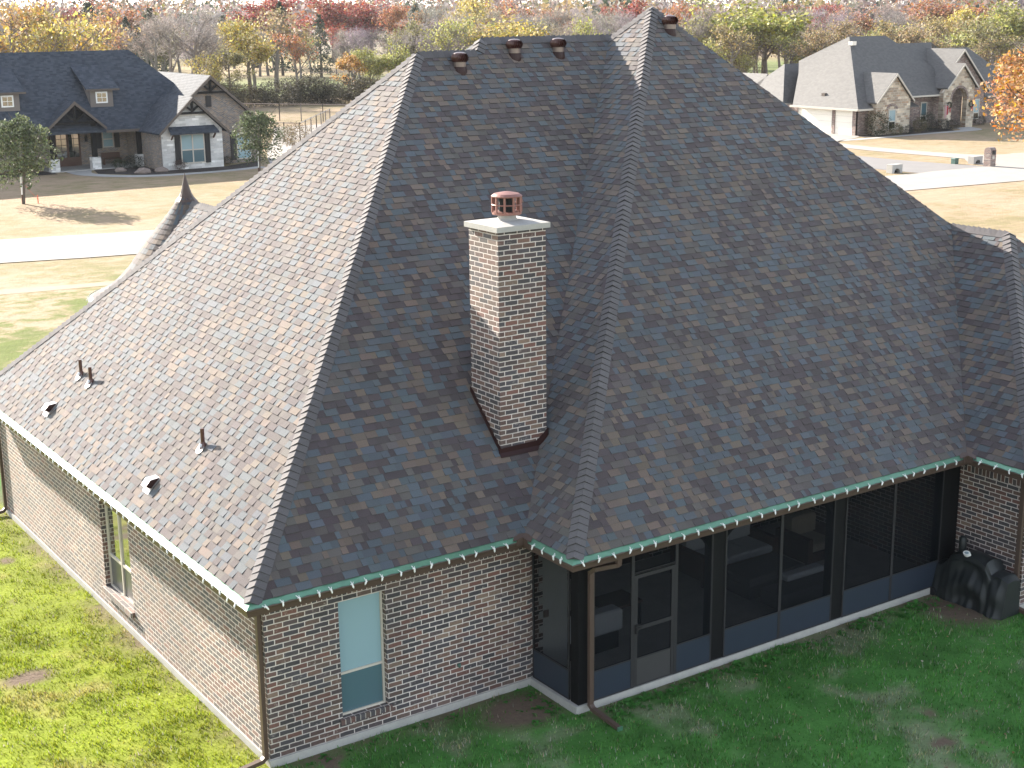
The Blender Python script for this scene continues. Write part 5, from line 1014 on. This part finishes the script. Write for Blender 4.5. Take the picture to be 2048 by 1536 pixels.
for px, ds, h_, wd_, col, lb in ((585, 118, 2.2, .9, (.16, .12, .07), 'dry weedy bush inside the fenced corner of the tan field'), (560, 124, 1.6, .9, (.14, .12, .07), 'thin dry bush left in the fenced tan field')): x, y = az(px, ds); tree('dry_bush', 'bush', 2, x, y, h_, wd_, col, lb, 'bush')
# planting at the two houses
for (x, y, h, w_, col, lb) in ((27.8, 84.3, .75, 1.1, (.035, .06, .025), 'small round green shrub on the mulch by the porch steps'), (28.9, 84.2, .95, 1.3, (.03, .045, .03), 'larger dark shrub in front of the porch bench'), (30.9, 80.4, .8, 1.0, (.10, .06, .05), 'reddish shrub under the left shutter of the white gable'), (35.2, 82.2, .6, 1.4, (.04, .04, .025), 'dark low shrub at the foot of the brick gable'),
    (88.3, 67.9, 2.0, .95, (.055, .055, .025), 'big rounded dark shrub at the brick corner by the garage'), (89.8, 67.2, 1.0, 1.1, (.09, .085, .035), 'olive shrub under the stone gable window'), (91.4, 67.3, .8, 1.4, (.03, .035, .03), 'dark spreading shrub at the right of the stone gable window'), (93.3, 67.6, 1.3, 1.0, (.12, .10, .05), 'tan grassy shrub at the right corner of the stone gable'), (95.5, 68.6, 1.6, .8, (.035, .045, .03), 'upright dark shrub before the brick window'), (96.8, 68.0, 1.0, 1.4, (.025, .03, .025), 'dark low shrub left of the flag'), (98.0, 67.9, .9, 1.3, (.025, .03, .025), 'dark low shrub at the left pier of the entry arch'), (103.6, 69.4, .9, 1.3, (.03, .035, .025), 'dark shrub under the window right of the entry arch')):
    tree('shrub', 'bush', rng.randint(1, 3), x, y, h, w_, col, lb, 'shrub')
# the far wood: one mass of crowns on the rising ground beyond
hm = MB(); hx_ = [(az(px, 560), px) for px in range(-500, 2600, 40)]
rise = lambda px: 2+1.2*math.sin(px/170)+.8*math.sin(px/61+1)
for (a_, p0), (b__, p1) in zip(hx_[:-1], hx_[1:]):
    c0, c1, d0, d1 = az(p0, 1500), az(p1, 1500), az(p0, 360), az(p1, 360); hm.face([(*d0, ZG-.1), (*d1, ZG-.1), (*b__, rise(p1)), (*a_, rise(p0))]); hm.face([(*a_, rise(p0)), (*b__, rise(p1)), (*c1, 9), (*c0, 9)])
tag(hm.build('hills', simple('far_hill', (.19, .155, .10), .95, .25, .05)), 'low wooded rise beyond the wood', None, None, 'structure')
g = np.random.default_rng(5); n = 950; pxs = g.uniform(-350, 2450, n); dss = g.uniform(330, 900, n)**1; pal = np.array([GRY, GRP, GRP, GRY, OLV, RUST, TAN, (.10, .10, .07), CED, (.2, .15, .13), (.16, .12, .12), (.14, .12, .09)])
VV, CC = [], []
for px, ds in zip(pxs, dss):
    x, y = az(px, ds); zg = ZG+max(0, (ds-360)/200)*2.2 if ds < 560 else 2+ (ds-560)/134; h = g.uniform(10, 16.5); w_ = h*g.uniform(.3, .5); m_ = 85; u = g.normal(size=(m_, 3)); u /= np.linalg.norm(u, axis=1)[:, None]; c_ = u*(g.uniform(.3, 1, m_)**.5)[:, None]*np.array([w_, w_, h*.45])+np.array([x, y, zg+h*.55]); nn = g.normal(size=(m_, 3)); nn /= np.linalg.norm(nn, axis=1)[:, None]; a1 = np.cross(nn, g.normal(size=(m_, 3))); a1 /= np.linalg.norm(a1, axis=1)[:, None]; a2 = np.cross(nn, a1); s1 = g.uniform(.35, .95, (m_, 1))
    VV.append(np.stack([c_-a1*s1, c_+a2*s1*.7, c_+a1*s1, c_-a2*s1*.7], 1).reshape(-1, 3)); base = pal[g.integers(0, len(pal))]; CC.append(np.repeat(base*g.uniform(.7, 1.35, (m_, 1)), 4, 0))
VV = np.concatenate(VV); o = npmesh('woods', VV, np.arange(len(VV)).reshape(-1, 4), M['grass'], np.concatenate(CC)); tag(o, 'distant mixed autumn woods to the horizon', None, None, 'stuff')
bx_, by_ = az(206, 420); q = MB(); q.box(bx_-7, bx_+7, by_-4, by_+4, ZG, 6.3); q.mi = 1; q.prism([(bx_-8, by_-5, 6.31), (bx_+8, by_-5, 6.31), (bx_, by_-5, 8.2)], (0, 10, 0)); single(q, 'barn', [M['siding'], M['white']], 'far barn with a white roof among the trees at the upper left', 'barn')
# ================================================================== HAZE
hz = MB(); hz.box(-1300, 2200, -60, 1900, -1.5, 24)
t = NT('haze_air'); t.t.nodes.remove(t.b); pv = t.n('ShaderNodeVolumePrincipled'); pv.inputs['Color'].default_value = (.93, .95, 1, 1); pv.inputs['Density'].default_value = .00008; pv.inputs['Anisotropy'].default_value = .2; t.t.links.new(pv.outputs[0], t.t.nodes['Material Output'].inputs['Volume'])
tag(hz.build('haze', t.mat), 'thin pale air', None, None, 'stuff')
